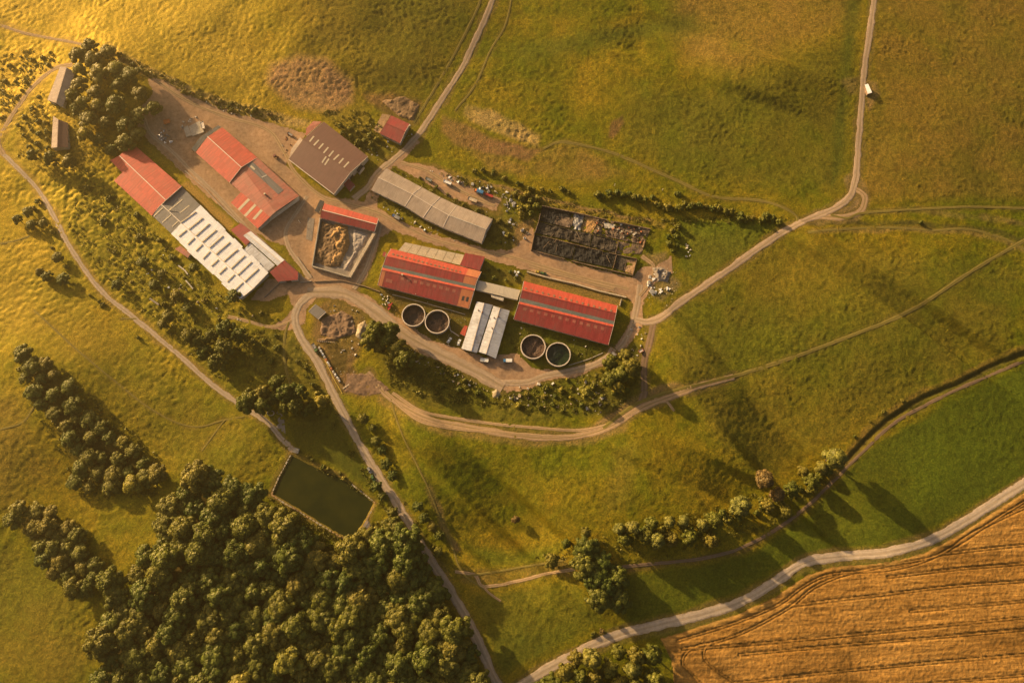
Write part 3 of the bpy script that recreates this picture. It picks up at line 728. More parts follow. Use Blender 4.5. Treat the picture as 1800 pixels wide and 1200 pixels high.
    pp([(300, 195), (375, 205), (380, 250), (345, 270), (310, 245)], (0.10, 0.085, 0.035), 6, 0.8)
    pp([(255, 200), (285, 200), (300, 240), (320, 280), (300, 270), (262, 225)], (0.06, 0.062, 0.018), 5, 0.9, 0.3, 1.4)
    pp([(340, 278), (352, 300), (385, 345), (400, 375), (372, 352), (345, 310)], (0.055, 0.060, 0.018), 5, 0.9, 0.3, 1.2)
    pp([(318, 325), (332, 318), (362, 345), (412, 393), (404, 408), (352, 360)], (0.29, 0.18, 0.065), 3, 1.0, 0.15, 0.3)
    pp([(500, 300), (520, 310), (600, 350), (590, 356), (505, 310)], (0.24, 0.17, 0.06), 4, 0.8, 0.3, 0.3)
    pl([(190, 85), (250, 122), (320, 158), (400, 185), (480, 205), (540, 220)], 17, (0.27, 0.20, 0.095), 5, 0.8, 0.5, 2.2)
    pl([(320, 170), (400, 197), (470, 217)], 8, (0.07, 0.07, 0.02), 4, 0.8, 0.4, 1.5)
    pl([(690, 285), (780, 300), (900, 340), (1000, 365), (1100, 385), (1165, 395)], 10, (0.20, 0.145, 0.04), 4, 0.85, 0.4, 1.2)
    pl([(770, 300), (890, 345), (1000, 380), (1150, 415)], 10, (0.06, 0.066, 0.016), 5, 0.6, 0.4, 1.4)
    pl([(850, 318), (930, 345), (1060, 372), (1140, 388)], 4, (0.26, 0.17, 0.09), 2, 0.8, 0.2, 0.4)
    pl(DITCH, 12, (0.030, 0.034, 0.012), 3, 0.95, 0.2, 0.6)
    pl([(a - 2, b - 10) for a, b in DITCH], 8, dry, 4, 0.8, 0.4, 1.2)
    pl([(1420, 392), (1500, 392), (1580, 392), (1660, 396), (1740, 402), (1800, 425), (1860, 450)], 6, (0.05, 0.052, 0.018), 3, 0.85, 0.4, 1.0)
    pl([(1430, 405), (1560, 403), (1690, 404), (1760, 420), (1830, 455)], 7, straw, 4, 0.8, 0.4, 1.4)
    pl([(1440, 372), (1600, 368), (1700, 378), (1830, 400)], 8, (0.17, 0.13, 0.05), 5, 0.6, 0.5)
    pl([(x_, y_ + 14) for x_, y_ in SE_ROAD], 10, (0.13, 0.115, 0.032), 4, 0.9, 0.3, 0.9)
    pl([(x_, y_ - 12) for x_, y_ in SE_ROAD], 6, (0.15, 0.125, 0.035), 3, 0.9, 0.3, 0.9)
    pl([(1490, 805), (1450, 860), (1390, 915), (1300, 968), (1200, 990), (1080, 1002), (1000, 1008)], 8, (0.14, 0.09, 0.045), 4, 0.7, 0.5, 0.5)
    pl([(820, 1012), (900, 1012), (990, 996)], 22, (0.165, 0.12, 0.04), 6, 0.7, 0.5, 0.7)
    pl([(680, 700), (760, 745), (900, 768), (1020, 770), (1090, 745)], 26, (0.24, 0.165, 0.07), 7, 0.75, 0.5, 0.6)
    pl([(1060, 752), (1115, 712), (1160, 694), (1190, 686)], 26, (0.25, 0.17, 0.09), 6, 0.85, 0.4, 0.4)
    pl([(1500, 318), (1515, 350), (1500, 376), (1440, 382)], 22, (0.27, 0.19, 0.10), 7, 0.85, 0.4, 0.4)
    pl(POND + [POND[0]], 13, (0.15, 0.115, 0.035), 4, 0.9, 0.4, 0.4)
    for (nm, pts, wd, mt, lb), spl in zip(ROADS, ROADSPL):
        if nm != 'track' or wd > 8:
            pl([tuple(q) for q in spl[::3]] + [tuple(spl[-1])], wd + 7, (0.18, 0.135, 0.05), 3, 0.75, 0.4, 0.15)
        else:
            pl([tuple(q) for q in spl[::3]] + [tuple(spl[-1])], wd + 3, (0.13, 0.11, 0.03), 3, 0.5, 0.4, 0.1)
    for yd in YARD:
        s = np.nonzero(sub(yd, 20))[0]
        d = sdist(px[s], py[s], yd)
        amp[s] *= sstep(0, 9, d)
    s = np.nonzero(sub(POND, 30))[0]
    dpond = np.full(len(x), 99.0); dpond[s] = sdist(px[s], py[s], POND)
    s = np.nonzero(sub(DITCH, 30))[0]
    dd = np.full(len(x), 99.0); dd[s] = seg_dist(px[s], py[s], DITCH)
    # grass tussocks, swirled so that they lie in short curved ridges
    wx = x + 2.2 * vnoise(x / 5, y / 5, 21); wy = y + 2.2 * vnoise(x / 5, y / 5, 22)
    tuft = 1 - np.abs(vnoise(wx / 2.5, wy / 2.5, 23)) * 2.0
    tuft2 = vnoise(x / 1.6, y / 1.6, 24)
    patch = 0.55 + 0.75 * np.clip(fbm(x / 30, y / 30, 25, 3) + 0.35, 0, 1.2)
    z = z + amp * patch * (0.19 * tuft + 0.20 * tuft2 + 0.04 * vnoise(x / 7, y / 7, 26)) * near
    k2 = np.clip(0.5 + 0.5 * tuft + 0.3 * tuft2, 0, 1)[:, None] * np.clip(amp, 0, 1)[:, None]
    col = col * (0.72 + 0.56 * k2 * np.array([1.1, 1.0, 0.9]))
    z = z - 1.5 * (1 - sstep(-9, 3, dpond)) - 1.3 * (1 - sstep(1, 6, dd))
    ny, nx = X.shape
    i = np.arange(ny * nx).reshape(ny, nx)
    f = np.stack([i[:-1, :-1], i[:-1, 1:], i[1:, 1:], i[1:, :-1]], -1).reshape(-1, 4)
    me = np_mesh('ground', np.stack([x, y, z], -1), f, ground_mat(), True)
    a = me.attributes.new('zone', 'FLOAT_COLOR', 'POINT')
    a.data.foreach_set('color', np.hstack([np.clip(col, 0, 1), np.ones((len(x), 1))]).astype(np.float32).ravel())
    meta(put('ground', me), 'rolling grass meadows and bare soil around the farm', None, None, 'structure')

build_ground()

def cells(name, polys, step, mat, lift, label, jitter=3.0, extra=None, attr=None, pad=0):
    """a sheet laid on the landform inside a plan outline, its edge frayed"""
    P = np.array([q for p in polys for q in p], float)
    c = G(np.array([P[:, 0].min() - 5, P[:, 0].max() + 5, P[:, 0].min() - 5, P[:, 0].max() + 5]), np.array([P[:, 1].min() - 5, P[:, 1].min() - 5, P[:, 1].max() + 5, P[:, 1].max() + 5]))
    xs = np.arange(c[:, 0].min(), c[:, 0].max(), step); ys = np.arange(c[:, 1].min(), c[:, 1].max(), step)
    X, Y = np.meshgrid(xs, ys)
    Z = land(X, Y)
    px, py = proj(X, Y, Z)
    d = np.min([sdist(px, py, p) for p in polys], 0)
    dj = d + jitter * fbm(X / 4, Y / 4, 50, 3)
    Z = Z + (extra(X, Y, px, py, d) if extra else 0) + lift
    keep = dj < 0
    kc = keep[:-1, :-1]
    i = np.arange(X.size).reshape(X.shape)
    f = np.stack([i[:-1, :-1], i[:-1, 1:], i[1:, 1:], i[1:, :-1]], -1)[kc]
    used = np.unique(f); remap = np.zeros(X.size, np.int64); remap[used] = np.arange(len(used))
    V = np.stack([X, Y, Z], -1).reshape(-1, 3)[used]
    me = np_mesh(name, V, remap[f], mat, True)
    if attr is not None:
        col = attr(X, Y, px, py, d).reshape(-1, 3)[used]
        a = me.attributes.new('zone', 'FLOAT_COLOR', 'POINT')
        a.data.foreach_set('color', np.hstack([col, np.ones((len(col), 1))]).astype(np.float32).ravel())
    return meta(put(name, me), label, None, None, 'structure')

cells('farmyard', YARD, 0.8, 'yard', 0.05, 'trampled brown dirt yard winding between the barns')

# wheat with wheel lines pressed into it
_tr = [spline(t_, 8) for t_ in TRAM]
def tram_d(px, py):
    d = np.full(px.shape, 99.0)
    for t_ in _tr:
        q = [tuple(v) for v in t_[::2]] + [tuple(t_[-1])]
        lo = np.array(q).min(0) - 14; hi = np.array(q).max(0) + 14
        s = (px > lo[0]) & (px < hi[0]) & (py > lo[1]) & (py < hi[1])
        d[s] = np.minimum(d[s], seg_dist(px[s], py[s], q))
    return d
_tc = {}
def wheat_z(X, Y, px, py, d):
    t_ = tram_d(px, py); _tc['d'] = t_
    rut = np.exp(-((np.abs(t_) - 2.2) / 0.85) ** 2)
    h = 0.75 * sstep(0, 4, -d)
    rows = 0.11 * vnoise(X / 22, (Y - X * 0.075) / 1.3, 68) + 0.16 * fbm(X / 2.4, Y / 2.4, 62, 3) + 0.10 * vnoise(X / 26, (Y - X * 0.075) / 3.5, 63)
    return h + rows * sstep(0, 4, -d) - 0.62 * rut
def wheat_c(X, Y, px, py, d):
    t_ = _tc['d']
    rut = np.exp(-((np.abs(t_) - 2.2) / 0.9) ** 2)[..., None]
    k = np.clip(0.5 + 0.7 * fbm(X / 28, (Y - X * 0.075) / 9, 65, 4), 0, 1)[..., None]
    c = np.array([0.27, 0.145, 0.034]) * (1 - k) + np.array([0.36, 0.205, 0.055]) * k
    lodg = sstep(0.15, 0.5, fbm(X / 16, Y / 16, 66, 3))[..., None]
    c = c * (1 - lodg * 0.35)
    edge = sstep(-10, -2, d + 5 * fbm(X / 8, Y / 8, 67, 2))[..., None]
    c = c * (1 - edge * 0.6) + np.array([0.14, 0.10, 0.035]) * edge * 0.6
    row = 0.5 + 0.5 * vnoise(X / 30, (Y - X * 0.075) / 1.3, 68)[..., None]
    return c * (1 - 0.5 * rut) * (0.82 + 0.34 * row)
cells('wheat_field', [WHEAT], 0.62, wheat_mat(), 0.03, 'ripe golden wheat field with curving wheel lines', 1.0, wheat_z, wheat_c)

# pond
def water_mat():
    m, t, b = nodes('murky_pond_water', 0.25, 0.12)
    g = N(t, 'ShaderNodeNewGeometry')
    n = N(t, 'ShaderNodeTexNoise', Scale=0.09, Detail=6.0); L(t, g.outputs['Position'], n.inputs['Vector'])
    L(t, ramp(t, n.outputs[0], [(0.35, (0.016, 0.021, 0.004)), (0.7, (0.030, 0.032, 0.005))]), b.inputs['Base Color'])
    n2 = N(t, 'ShaderNodeTexNoise', Scale=1.5, Detail=3.0); L(t, g.outputs['Position'], n2.inputs['Vector'])
    bump(t, b, n2.outputs[0], 0.04, 0.1)
    return m
zp = float(np.mean(land(*G(np.array([p[0] for p in POND]), np.array([p[1] for p in POND]))[:, :2].T)))
_pc = np.array(POND).mean(0)
mb = MB()
pw = [W(_pc[0] + (a - _pc[0]) * 1.012, _pc[1] + (b - _pc[1]) * 1.012, zp - 0.55) for a, b in POND]
mb.poly(pw[::-1])
meta(mb.build('pond_water', water_mat()), 'dark green still water of the rectangular pond', None, None, 'structure')

def ribbon(name, pts, wd, mat, lift, label, seed):
    s = spline(pts, 14)
    p = G(s[:, 0], s[:, 1])
    # even spacing in metres
    dl = np.concatenate([[0], np.cumsum(np.linalg.norm(np.diff(p[:, :2], axis=0), axis=1))])
    n = max(4, int(dl[-1] / 2.0))
    u = np.linspace(0, dl[-1], n)
    x = np.interp(u, dl, p[:, 0]); y = np.interp(u, dl, p[:, 1])
    tx, ty = np.gradient(x), np.gradient(y)
    ln = np.hypot(tx, ty); tx /= ln; ty /= ln
    m = mpp(pts[len(pts) // 2][0], pts[len(pts) // 2][1]) * wd / 2
    K = 9
    vs = np.linspace(0, 1, K)
    wl = m * (1 + 0.20 * vnoise(u / 7, u * 0 + seed, 70) + 0.12 * vnoise(u / 2.2, u * 0 + seed, 72))
    wr = m * (1 + 0.20 * vnoise(u / 7, u * 0 + seed + 9, 71) + 0.12 * vnoise(u / 2.2, u * 0 + seed, 73))
    off = (vs[None, :] < 0.5) * (vs[None, :] - 0.5) * 2 * wl[:, None] + (vs[None, :] >= 0.5) * (vs[None, :] - 0.5) * 2 * wr[:, None]
    X = x[:, None] - ty[:, None] * off; Y = y[:, None] + tx[:, None] * off
    Z = land(X, Y) + lift
    Z[:, 0] -= 0.16; Z[:, -1] -= 0.16
    i = np.arange(X.size).reshape(X.shape)
    f = np.stack([i[:-1, :-1], i[1:, :-1], i[1:, 1:], i[:-1, 1:]], -1).reshape(-1, 4)[:, ::-1]
    me = np_mesh(name, np.stack([X, Y, Z], -1).reshape(-1, 3), f, mat, True)
    uvl = me.uv_layers.new(name='UVMap')
    UV = np.stack([np.repeat(u[:, None], K, 1), np.repeat(vs[None, :], len(u), 0)], -1).reshape(-1, 2)
    uvl.data.foreach_set('uv', UV[f.ravel()].astype(np.float32).ravel())
    return meta(put(name, me), label, None, None, 'structure')

for q, (nm, pts, wd, mt, lb) in enumerate(ROADS):
    ribbon(nm, pts, wd, mt, 0.12 + 0.006 * (q % 9) + (0.05 if nm == 'road' else 0), lb, q * 3.7)

# ------------------------------------------------------------------ buildings
def base_z(pts):
    p = G(np.array([q[0] for q in pts], float), np.array([q[1] for q in pts], float))
    return float(np.mean(p[:, 2]))

def plane_hit(px, py, q):
    """where the ray through px, py meets the plane of three points"""
    n = np.cross(q[1] - q[0], q[2] - q[0])
    d = raydir(px, py)
    t = np.dot(q[0] - CAM, n) / np.dot(d, n)
    return CAM + d * t

class Shed:
    """a building from the profile of its roof at both ends: A and B are lists of (photo x, photo y, height), eave to eave"""
    def __init__(s, name, label, A, B, roofs, wall='render', cuts=(), cap=None, verge=None, group=None, cat='barn', inset=0.45, doors='B', win=True, lift=0.0, th=0.14, gap=None):
        s.z = base_z([A[0], A[-1], B[0], B[-1]]) + lift
        s.A = [W(a, b, s.z + h) for a, b, h in A]; s.B = [W(a, b, s.z + h) for a, b, h in B]
        if len(A) >= 3:
            for e_, r_ in ((0, 1), (-1, -2)):
                q_ = (s.A[r_], s.B[r_], (s.A[e_] + s.B[e_]) / 2)
                s.A[e_] = plane_hit(A[e_][0], A[e_][1], q_); s.B[e_] = plane_hit(B[e_][0], B[e_][1], q_)
        c = np.mean(s.A + s.B, 0)
        s.t = thing(name, label, cat, (c[0], c[1], s.z), 0, group)
        s.planes, s.parts = [], []
        n = len(A)
        ts = [0] + list(cuts) + [1]
        roofs = roofs if isinstance(roofs, list) else [roofs] * (n - 1)
        for i in range(n - 1):
            hi = i if A[i][2] >= A[i + 1][2] else i + 1
            lo = i + 1 if hi == i else i
            s.planes.append((s.A[i], s.B[i], s.A[i + 1])); row = []
            for k in range(len(ts) - 1):
                e = 0.012 if len(ts) > 2 else 0
                lz = random.uniform(-0.02, 0.05) if len(ts) > 2 else 0
                def at(j, t): return s.A[j] * (1 - t) + s.B[j] * t + np.array([0, 0, lz])
                over = random.uniform(-0.35, 0.6) if (gap and lo in (0, n - 1)) else 0
                q = [at(hi, ts[k]), at(hi, ts[k + 1]), at(lo, ts[k + 1]), at(lo, ts[k])]
                if over:
                    for a_, b_ in ((2, 1), (3, 0)):
                        v = q[a_] - q[b_]; q[a_] = q[a_] + v / np.linalg.norm(v) * over * gap
                u = q[1] - q[0]; u /= np.linalg.norm(u)
                q = [q[0] + u * e, q[1] - u * e, q[2] - u * e, q[3] + u * e]
                mb = MB(); mb.slab(q, th)
                rm = roofs[i][k] if isinstance(roofs[i], (list, tuple)) else roofs[i]
                row.append(mb.build('roof' if len(ts) == 2 else 'roof_bay', rm, s.t))
            s.parts.append(row)
        # walls stand a little inside the eaves
        def ins(p, o, k):
            v = c - p; v[2] = 0
            a = s.B[k] - s.A[k] if o == 'A' else s.A[k] - s.B[k]
            a = a / np.linalg.norm(a)
            side = np.zeros(3)
            if k == 0: side = s.A[-1] - s.A[0]
            if k == n - 1: side = s.A[0] - s.A[-1]
            side[2] = 0
            if np.linalg.norm(side) > 0: side = side / np.linalg.norm(side)
            return p + a * inset * 0.6 + side * inset - np.array([0, 0, th + 0.05 + (0.12 if k in (0, n - 1) else 0)])
        wa = [ins(p, 'A', k) for k, p in enumerate(s.A)]; wb = [ins(p, 'B', k) for k, p in enumerate(s.B)]
        s.wa, s.wb = wa, wb
        g = s.z - 1.2
        dn = lambda p: np.array([p[0], p[1], g])
        mb = MB()
        mb.poly([*wa, dn(wa[-1]), dn(wa[0])]); mb.poly([*wb[::-1], dn(wb[0]), dn(wb[-1])])
        mb.poly([wa[0], dn(wa[0]), dn(wb[0]), wb[0]]); mb.poly([wb[-1], dn(wb[-1]), dn(wa[-1]), wa[-1]])
        s.wall = mb.build('wall', wall, s.t)
        if cap:
            for i in range(1, n - 1):
                if A[i][2] > A[i - 1][2] and A[i][2] > A[i + 1][2]:
                    mb = MB(); mb.bar(s.A[i] - [0, 0, .02], s.B[i] - [0, 0, .02], 0.55, 0.10); mb.build('ridge_cap', cap, s.t)
        if verge:
            for end, P in (('A', s.A), ('B', s.B)):
                if end in verge:
                    sgn = (s.B[0] - s.A[0]); sgn = sgn / np.linalg.norm(sgn) * (0.12 if end == 'B' else -0.12)
                    mb = MB()
                    for i in range(n - 1): mb.bar(P[i] + sgn - [0, 0, .1], P[i + 1] + sgn - [0, 0, .1], 0.24, 0.17)
                    mb.build('verge_trim', 'trim', s.t)
        for end in doors:
            P, Q = (wb, wa) if end == 'B' else (wa, wb)
            m = (P[0] + P[-1]) / 2; o = P[0] - Q[0]; o[2] = 0; o = o / np.linalg.norm(o); d = P[-1] - P[0]; wdt = np.linalg.norm(d); d = d / wdt
            d[2] = 0
            dw, dh = min(3.6, wdt * .35), min(3.2, (min(P[0][2], P[-1][2]) - s.z) * .9)
            m = np.array([m[0], m[1], s.z]) + o * 0.05
            mb = MB(); mb.bar(m - d * dw / 2 , m + d * dw / 2, 0.12, dh); s.door = mb.build('barn_door', 'darkwood', s.t)
            mb = MB(); mb.bar(m - d * dw / 2 + [0, 0, dh] + o * .03, m + d * dw / 2 + [0, 0, dh] + o * .03, 0.16, 0.16); mb.build('door_rail', 'scrap', s.door)
        if win:
            for (P, Q) in ((wa[0], wb[0]), (wa[-1], wb[-1])):
                dv = Q - P; ln = np.linalg.norm(dv); k = int(ln / 9); u = dv / ln
                o = np.array([u[1], -u[0], 0]); o = o if np.dot(o, P - c) > 0 else -o
                for j in range(k):
                    p = P + u * (j + 0.5) * ln / k; zt = min(p[2] - 0.5, s.z + 2.6)
                    if zt - 1.0 < s.z + .4: continue
                    p = np.array([p[0], p[1], zt - 1.0]) + o * .04
                    mb = MB(); mb.bar(p - u * 0.8, p + u * 0.8, 0.08, 0.9); f = mb.build('window', 'glass', s.t)
                    mb = MB(); mb.bar(p - u * 0.95 - [0, 0, .12] + o * .05, p + u * 0.95 - [0, 0, .12] + o * .05, 0.2, 0.1); mb.build('window_sill', 'concrete', f)
    def strip(s, i, p0, p1, wd, h, mat, name, sink=0.03):
        """a raised strip on roof slope i between two photo points"""
        a = plane_hit(*p0, s.planes[i]); b = plane_hit(*p1, s.planes[i])
        n = np.cross(s.planes[i][1] - s.planes[i][0], s.planes[i][2] - s.planes[i][0]); n /= np.linalg.norm(n)
        if n[2] < 0: n = -n
        mb = MB(); mb.bar(a - n * sink, b - n * sink, wd, h + sink, up=n)
        return mb.build(name, mat, s.t)
    def stack(s, i, p, r, h, mat, name):
        a = plane_hit(*p, s.planes[i])
        mb = MB(); n = 8
        c0 = [(a[0] + r * math.cos(k * 2 * math.pi / n), a[1] + r * math.sin(k * 2 * math.pi / n)) for k in range(n)]
        mb.prism(c0, a[2] - 0.4, a[2] + h)
        f = mb.build(name, mat, s.t)
        return f, a

# the long barn in the west: red part, grey and white part
sh = Shed('red_roofed_barn', 'red-roofed end of the long western barn, pale ridge line and a stepped lower eave', [(232.5, 251.7, 4.6), (209.7, 273.7, 6.6), (193.3, 281.7, 5.0)], [(319.2, 327.5, 4.6), (291.3, 351.7, 6.6), (277, 366, 5.0)], 'red', cap='trim', verge='B', doors='A')
A_ = [W(215, 303.5, sh.z + 4.85), W(277, 366, sh.z + 4.85)]; B_ = [W(200.3, 317.5, sh.z + 3.5), W(266.7, 379.2, sh.z + 3.5)]
mb = MB(); mb.slab([A_[0], A_[1], B_[1], B_[0]], 0.14); mb.build('lean_to_roof', 'red', sh.t)
mb = MB(); q = [B_[0], B_[1], A_[1], A_[0]]; mb.prism([(p[0], p[1]) for p in q], sh.z - 1.2, sh.z + 3.3); mb.build('lean_to_wall', 'render', sh.t)
for k, tt in enumerate((.2, .42, .64, .86)):
    mb = MB(); p = B_[0] * (1 - tt) + B_[1] * tt; mb.box((p[0], p[1], sh.z + 1.2), (1.5, .3, 1.0), math.atan2(*(B_[1] - B_[0])[1::-1])); mb.build('window', 'glass', sh.t)

wh = Shed('white_roofed_barn', 'long barn roofed in white sheets with a grey bay and rows of raised cream skylights', [(318.9, 328.3, 4.5), (284, 360, 6.5), (266.6, 379.6, 4.0)], [(471, 479.5, 4.5), (444.5, 507, 6.5), (421.6, 525.4, 4.0)],
          [['grey', 'grey'] + ['white'] * 8, ['grey', 'grey'] + ['white'] * 8], cuts=[.11, .222, .32, .417, .514, .611, .709, .806, .903], verge='AB', gap=1.6, cap='trim')
up = [((570, 285), (425, 390)), ((635, 345), (500, 455)), ((700, 400), (570, 515)), ((765, 460), (632, 575)), ((830, 515), (700, 630)), ((895, 575), (762, 692)), ((970, 645), (838, 760)), ((1040, 705), (905, 830)), ((1105, 765), (970, 890)), ((1170, 830), (1035, 955)), ((440, 168), (350, 242)), ((505, 225), (420, 295))]
dnw = [((480, 460), (405, 520)), ((555, 535), (490, 597)), ((632, 597), (568, 660)), ((705, 665), (637, 735)), ((785, 742), (718, 805)), ((862, 815), (793, 880)), ((940, 885), (870, 955)), ((1020, 960), (948, 1030)), ((250, 250), (165, 328)), ((330, 315), (247, 390)), ((400, 375), (342, 428)), ((345, 243), (305, 278))]
zc = lambda p: (240 + p[0] / 5.453, 320 + p[1] / 5.453)
for a, b in up: wh.strip(0, zc(a), zc(b), 0.85, 0.42 if a[0] > 520 else .14, 'skylight', 'skylight')
for a, b in dnw: wh.strip(1, zc(a), zc(b), 0.85, 0.42 if a[0] > 401 else .14, 'skylight', 'skylight')

Shed('annex_hall', 'low crimson-roofed annex wedged against the white barn', [(423.5, 392, 3.6), (405.5, 404, 4.2)], [(452, 414, 3.6), (432, 431, 4.2)], 'crimson', cat='annex', doors='', win=False)
Shed('annex_hall', 'low flat-roofed grey annex along the white barn', [(440, 427, 3.4), (427.5, 439, 3.9)], [(483, 465.5, 3.4), (469.5, 477, 3.9)], 'zinc', cat='annex', doors='', win=False)
Shed('narrow_shed', 'long narrow shed with a white and a grey roof slope beside the white barn', [(440.5, 406, 4.0), (433.5, 410, 5.0), (427.5, 414, 4.2)], [(500, 457, 4.0), (494.5, 461, 5.0), (487.5, 467, 4.2)], ['white', 'zinc'], cat='shed', cap='trim', doors='')
# five-sided hall at the yard corner
pts = [(474, 478), (499.5, 457.5), (524, 478), (523.5, 491.5), (488.5, 495)]
z0 = base_z(pts); hs = [4.6, 4.8, 4.0, 3.6, 3.7]
t = thing('corner_hall', 'five-sided hall with a crimson roof and pale walls at the bend of the yard', 'hall', W(502, 478, z0))
top = [W(a, b, z0 + h) for (a, b), h in zip(pts, hs)]
mb = MB(); mb.slab(top[:1] + [top[1]] + top[2:], 0.15); mb.build('roof', 'crimson', t)
c = np.mean(top, 0); wl = [p * .96 + c * .04 for p in top]
mb = MB()
for i in range(5):
    a, b = wl[i], wl[(i + 1) % 5]; mb.poly([a - [0, 0, .3], np.array([a[0], a[1], z0 - 1]), np.array([b[0], b[1], z0 - 1]), b - [0, 0, .3]][::-1])
mb.build('wall', 'render', t)
mb = MB(); a, b = wl[3], wl[4]; m_ = (a + b) / 2; dd = (b - a) / np.linalg.norm(b - a); mb.bar(np.array([m_[0], m_[1] - .06, z0]) - dd * 1.8, np.array([m_[0], m_[1] - .06, z0]) + dd * 1.8, .14, 2.8); mb.build('barn_door', 'darkwood', t)

# the second red barn
r2 = Shed('red_roofed_barn', 'bright red gable-roofed barn north of the white-roofed one, with a dark canopy at its rear', [(391, 224, 5.0), (365, 240.6, 7.4), (344, 268, 4.9)], [(452, 277, 5.0), (424, 294, 7.4), (403, 321, 4.9)], 'red', cap='trim', verge='B', doors='')
q = [W(362, 243, r2.z + 4.4), W(388.5, 222.5, r2.z + 4.4), W(383, 220.5, r2.z + 3.6), W(352, 241, r2.z + 3.6), W(336.5, 262, r2.z + 3.4), W(343, 267, r2.z + 4.0)]
mb = MB(); mb.slab([q[0], q[1], q[2], q[3]], .12); mb.build('canopy_roof', 'slate', r2.t)
mb = MB(); mb.slab([q[0], q[3], q[4], q[5]], .12); mb.build('canopy_roof', 'slate', r2.t)
for p in (q[2], q[3], q[4]):
    mb = MB(); mb.box((p[0] + .3, p[1] - .3, r2.z - .5), (.2, .2, p[2] - r2.z + .3)); mb.build('post', 'darkwood', r2.t)
r3 = Shed('patched_barn', 'weathered red barn with a grey patched strip and cream sheets let into its roof', [(452, 277, 4.6), (424, 294, 6.6), (404, 321, 4.7)], [(525.5, 344, 4.6), (484, 372.5, 6.2), (474.5, 381.5, 5.4)], ['oldred', 'oldred'], cuts=[.33, .66], verge='', doors='', win=False)
A2 = [W(405.5, 356, r3.z + 3.6), W(424.5, 337, r3.z + 4.9)]; B2 = [W(453, 402, r3.z + 3.6), W(475, 381, r3.z + 4.9)]
mb = MB(); mb.slab([A2[1], B2[1], B2[0], A2[0]], .14); lt = mb.build('lean_to_roof', 'red', r3.t)
mb = MB(); mb.prism([(p[0], p[1]) for p in (A2[0], B2[0], B2[1], A2[1])], r3.z - 1, r3.z + 3.4); mb.build('lean_to_wall', 'render', r3.t)
r3.planes.append((A2[1], B2[1], A2[0]))
z5 = lambda a, b: (320 + a / 5, 180 + b / 5)
for a, b in (((597, 843), (497, 945)), ((652, 893), (552, 1000)), ((708, 938), (610, 1050))): r3.strip(2, z5(*a), z5(*b), 2.1, .08, 'skylight', 'skylight')
r3.strip(0, z5(590, 535), z5(870, 790), 5.2, .10, 'grey', 'patch_strip')
r3.strip(0, z5(605, 560), z5(640, 592), 1.4, .22, 'skylight', 'skylight')
r3.strip(0, z5(700, 660), z5(745, 640), .8, .2, 'pale', 'roof_hatch')
f_, a_ = r3.stack(1, z5(728, 806), .75, .9, 'skylight', 'roof_vent')
gp = [W(525.5, 346, r3.z + 4.3), W(475.5, 381.5, r3.z + 4.9), W(453.5, 402.5, r3.z + 3.2)]
gq = [W(526.5, 352, r3.z + 2.2), W(472, 391, r3.z + 2.0)]
mb = MB(); mb.slab([gp[0], gp[1], gq[1], gq[0]], .1); mb.build('awning_roof', 'cream', r3.t)

# brown barn
br = Shed('brown_roofed_barn', 'wide brown-roofed barn with a row of pale skylights below its ridge', [(569, 214, 5.0), (532.5, 245.5, 8.0), (507.5, 280, 4.6)], [(646.7, 275, 5.0), (616, 303, 8.0), (586.7, 341, 4.6)], 'brown', cap='brown', verge='B', doors='B')
z6 = lambda a, b: (480 + a / 6, 160 + b / 6)
for a, b in zip(((430, 478), (483, 517), (530, 555), (582, 595), (637, 632), (695, 672), (742, 710), (800, 748)), ((385, 535), (430, 575), (483, 610), (533, 655), (588, 692), (638, 727), (695, 765), (745, 808))):
    br.strip(0, z6(*a), z6(*b), 1.15, .1, 'skylight', 'skylight')
for a, b in (((560, 692), (517, 757)), ((590, 715), (545, 780))): br.strip(1, z6(*a), z6(*b), 1.1, .1, 'skylight', 'skylight')
mb = MB(); a = br.B[2]; b = br.A[2]; d_ = (b - a) / np.linalg.norm(b - a); nn = np.array([d_[1], -d_[0], 0]); nn = nn if nn[1] < 0 else -nn
mb.bar(a + nn * .15 - [0, 0, .15], b + nn * .15 - [0, 0, .15], .5, .18); mb.build('gutter', 'trim', br.t)
Shed('rear_shed', 'small brown lean-to shed behind the wide brown barn', [(551, 213, 2.8), (538, 226, 3.4)], [(566, 214, 2.8), (537.5, 239, 3.4)], 'oldred', cat='shed', doors='', win=False)
Shed('rear_shed', 'grey flat-roofed shed against the west gable of the brown barn', [(527.5, 241.5, 3.2), (512, 262, 3.4)], [(533, 247, 3.6), (508, 279, 3.6)], 'fibre', cat='shed', doors='', win=False)
Shed('porch_shed', 'little crimson-roofed shed by the east gable of the brown barn', [(611.7, 313, 3.2), (602.5, 322.5, 3.0)], [(624, 325, 2.6), (614.3, 335.5, 2.6)], 'crimson', cat='shed', doors='', win=False)
p = W(628, 292, br.z + 4); q = W(640, 291, br.z + 4)
zz = br.z
t = thing('arched_annex', 'small white annex with a dark arched roof at the east gable of the brown barn', 'annex', W(631, 297, zz))
e0, e1, d0, d1 = W(624, 297, zz + 3), W(632, 287, zz + 3), W(631, 304, zz + 3), W(640, 293, zz + 3)
mb = MB(); K = 7
for k in range(K):
    f0, f1 = k / K, (k + 1) / K
    h0, h1 = math.sin(f0 * math.pi) * 1.0, math.sin(f1 * math.pi) * 1.0
    mb.poly([e0 * (1 - f0) + e1 * f0 + [0, 0, h0], d0 * (1 - f0) + d1 * f0 + [0, 0, h0], d0 * (1 - f1) + d1 * f1 + [0, 0, h1], e0 * (1 - f1) + e1 * f1 + [0, 0, h1]])
mb.build('roof', 'slate', t)
mb = MB(); mb.prism([(v[0], v[1]) for v in (e0, e1, d1, d0)], zz - 1, zz + 2.97); mb.build('wall', 'render', t)

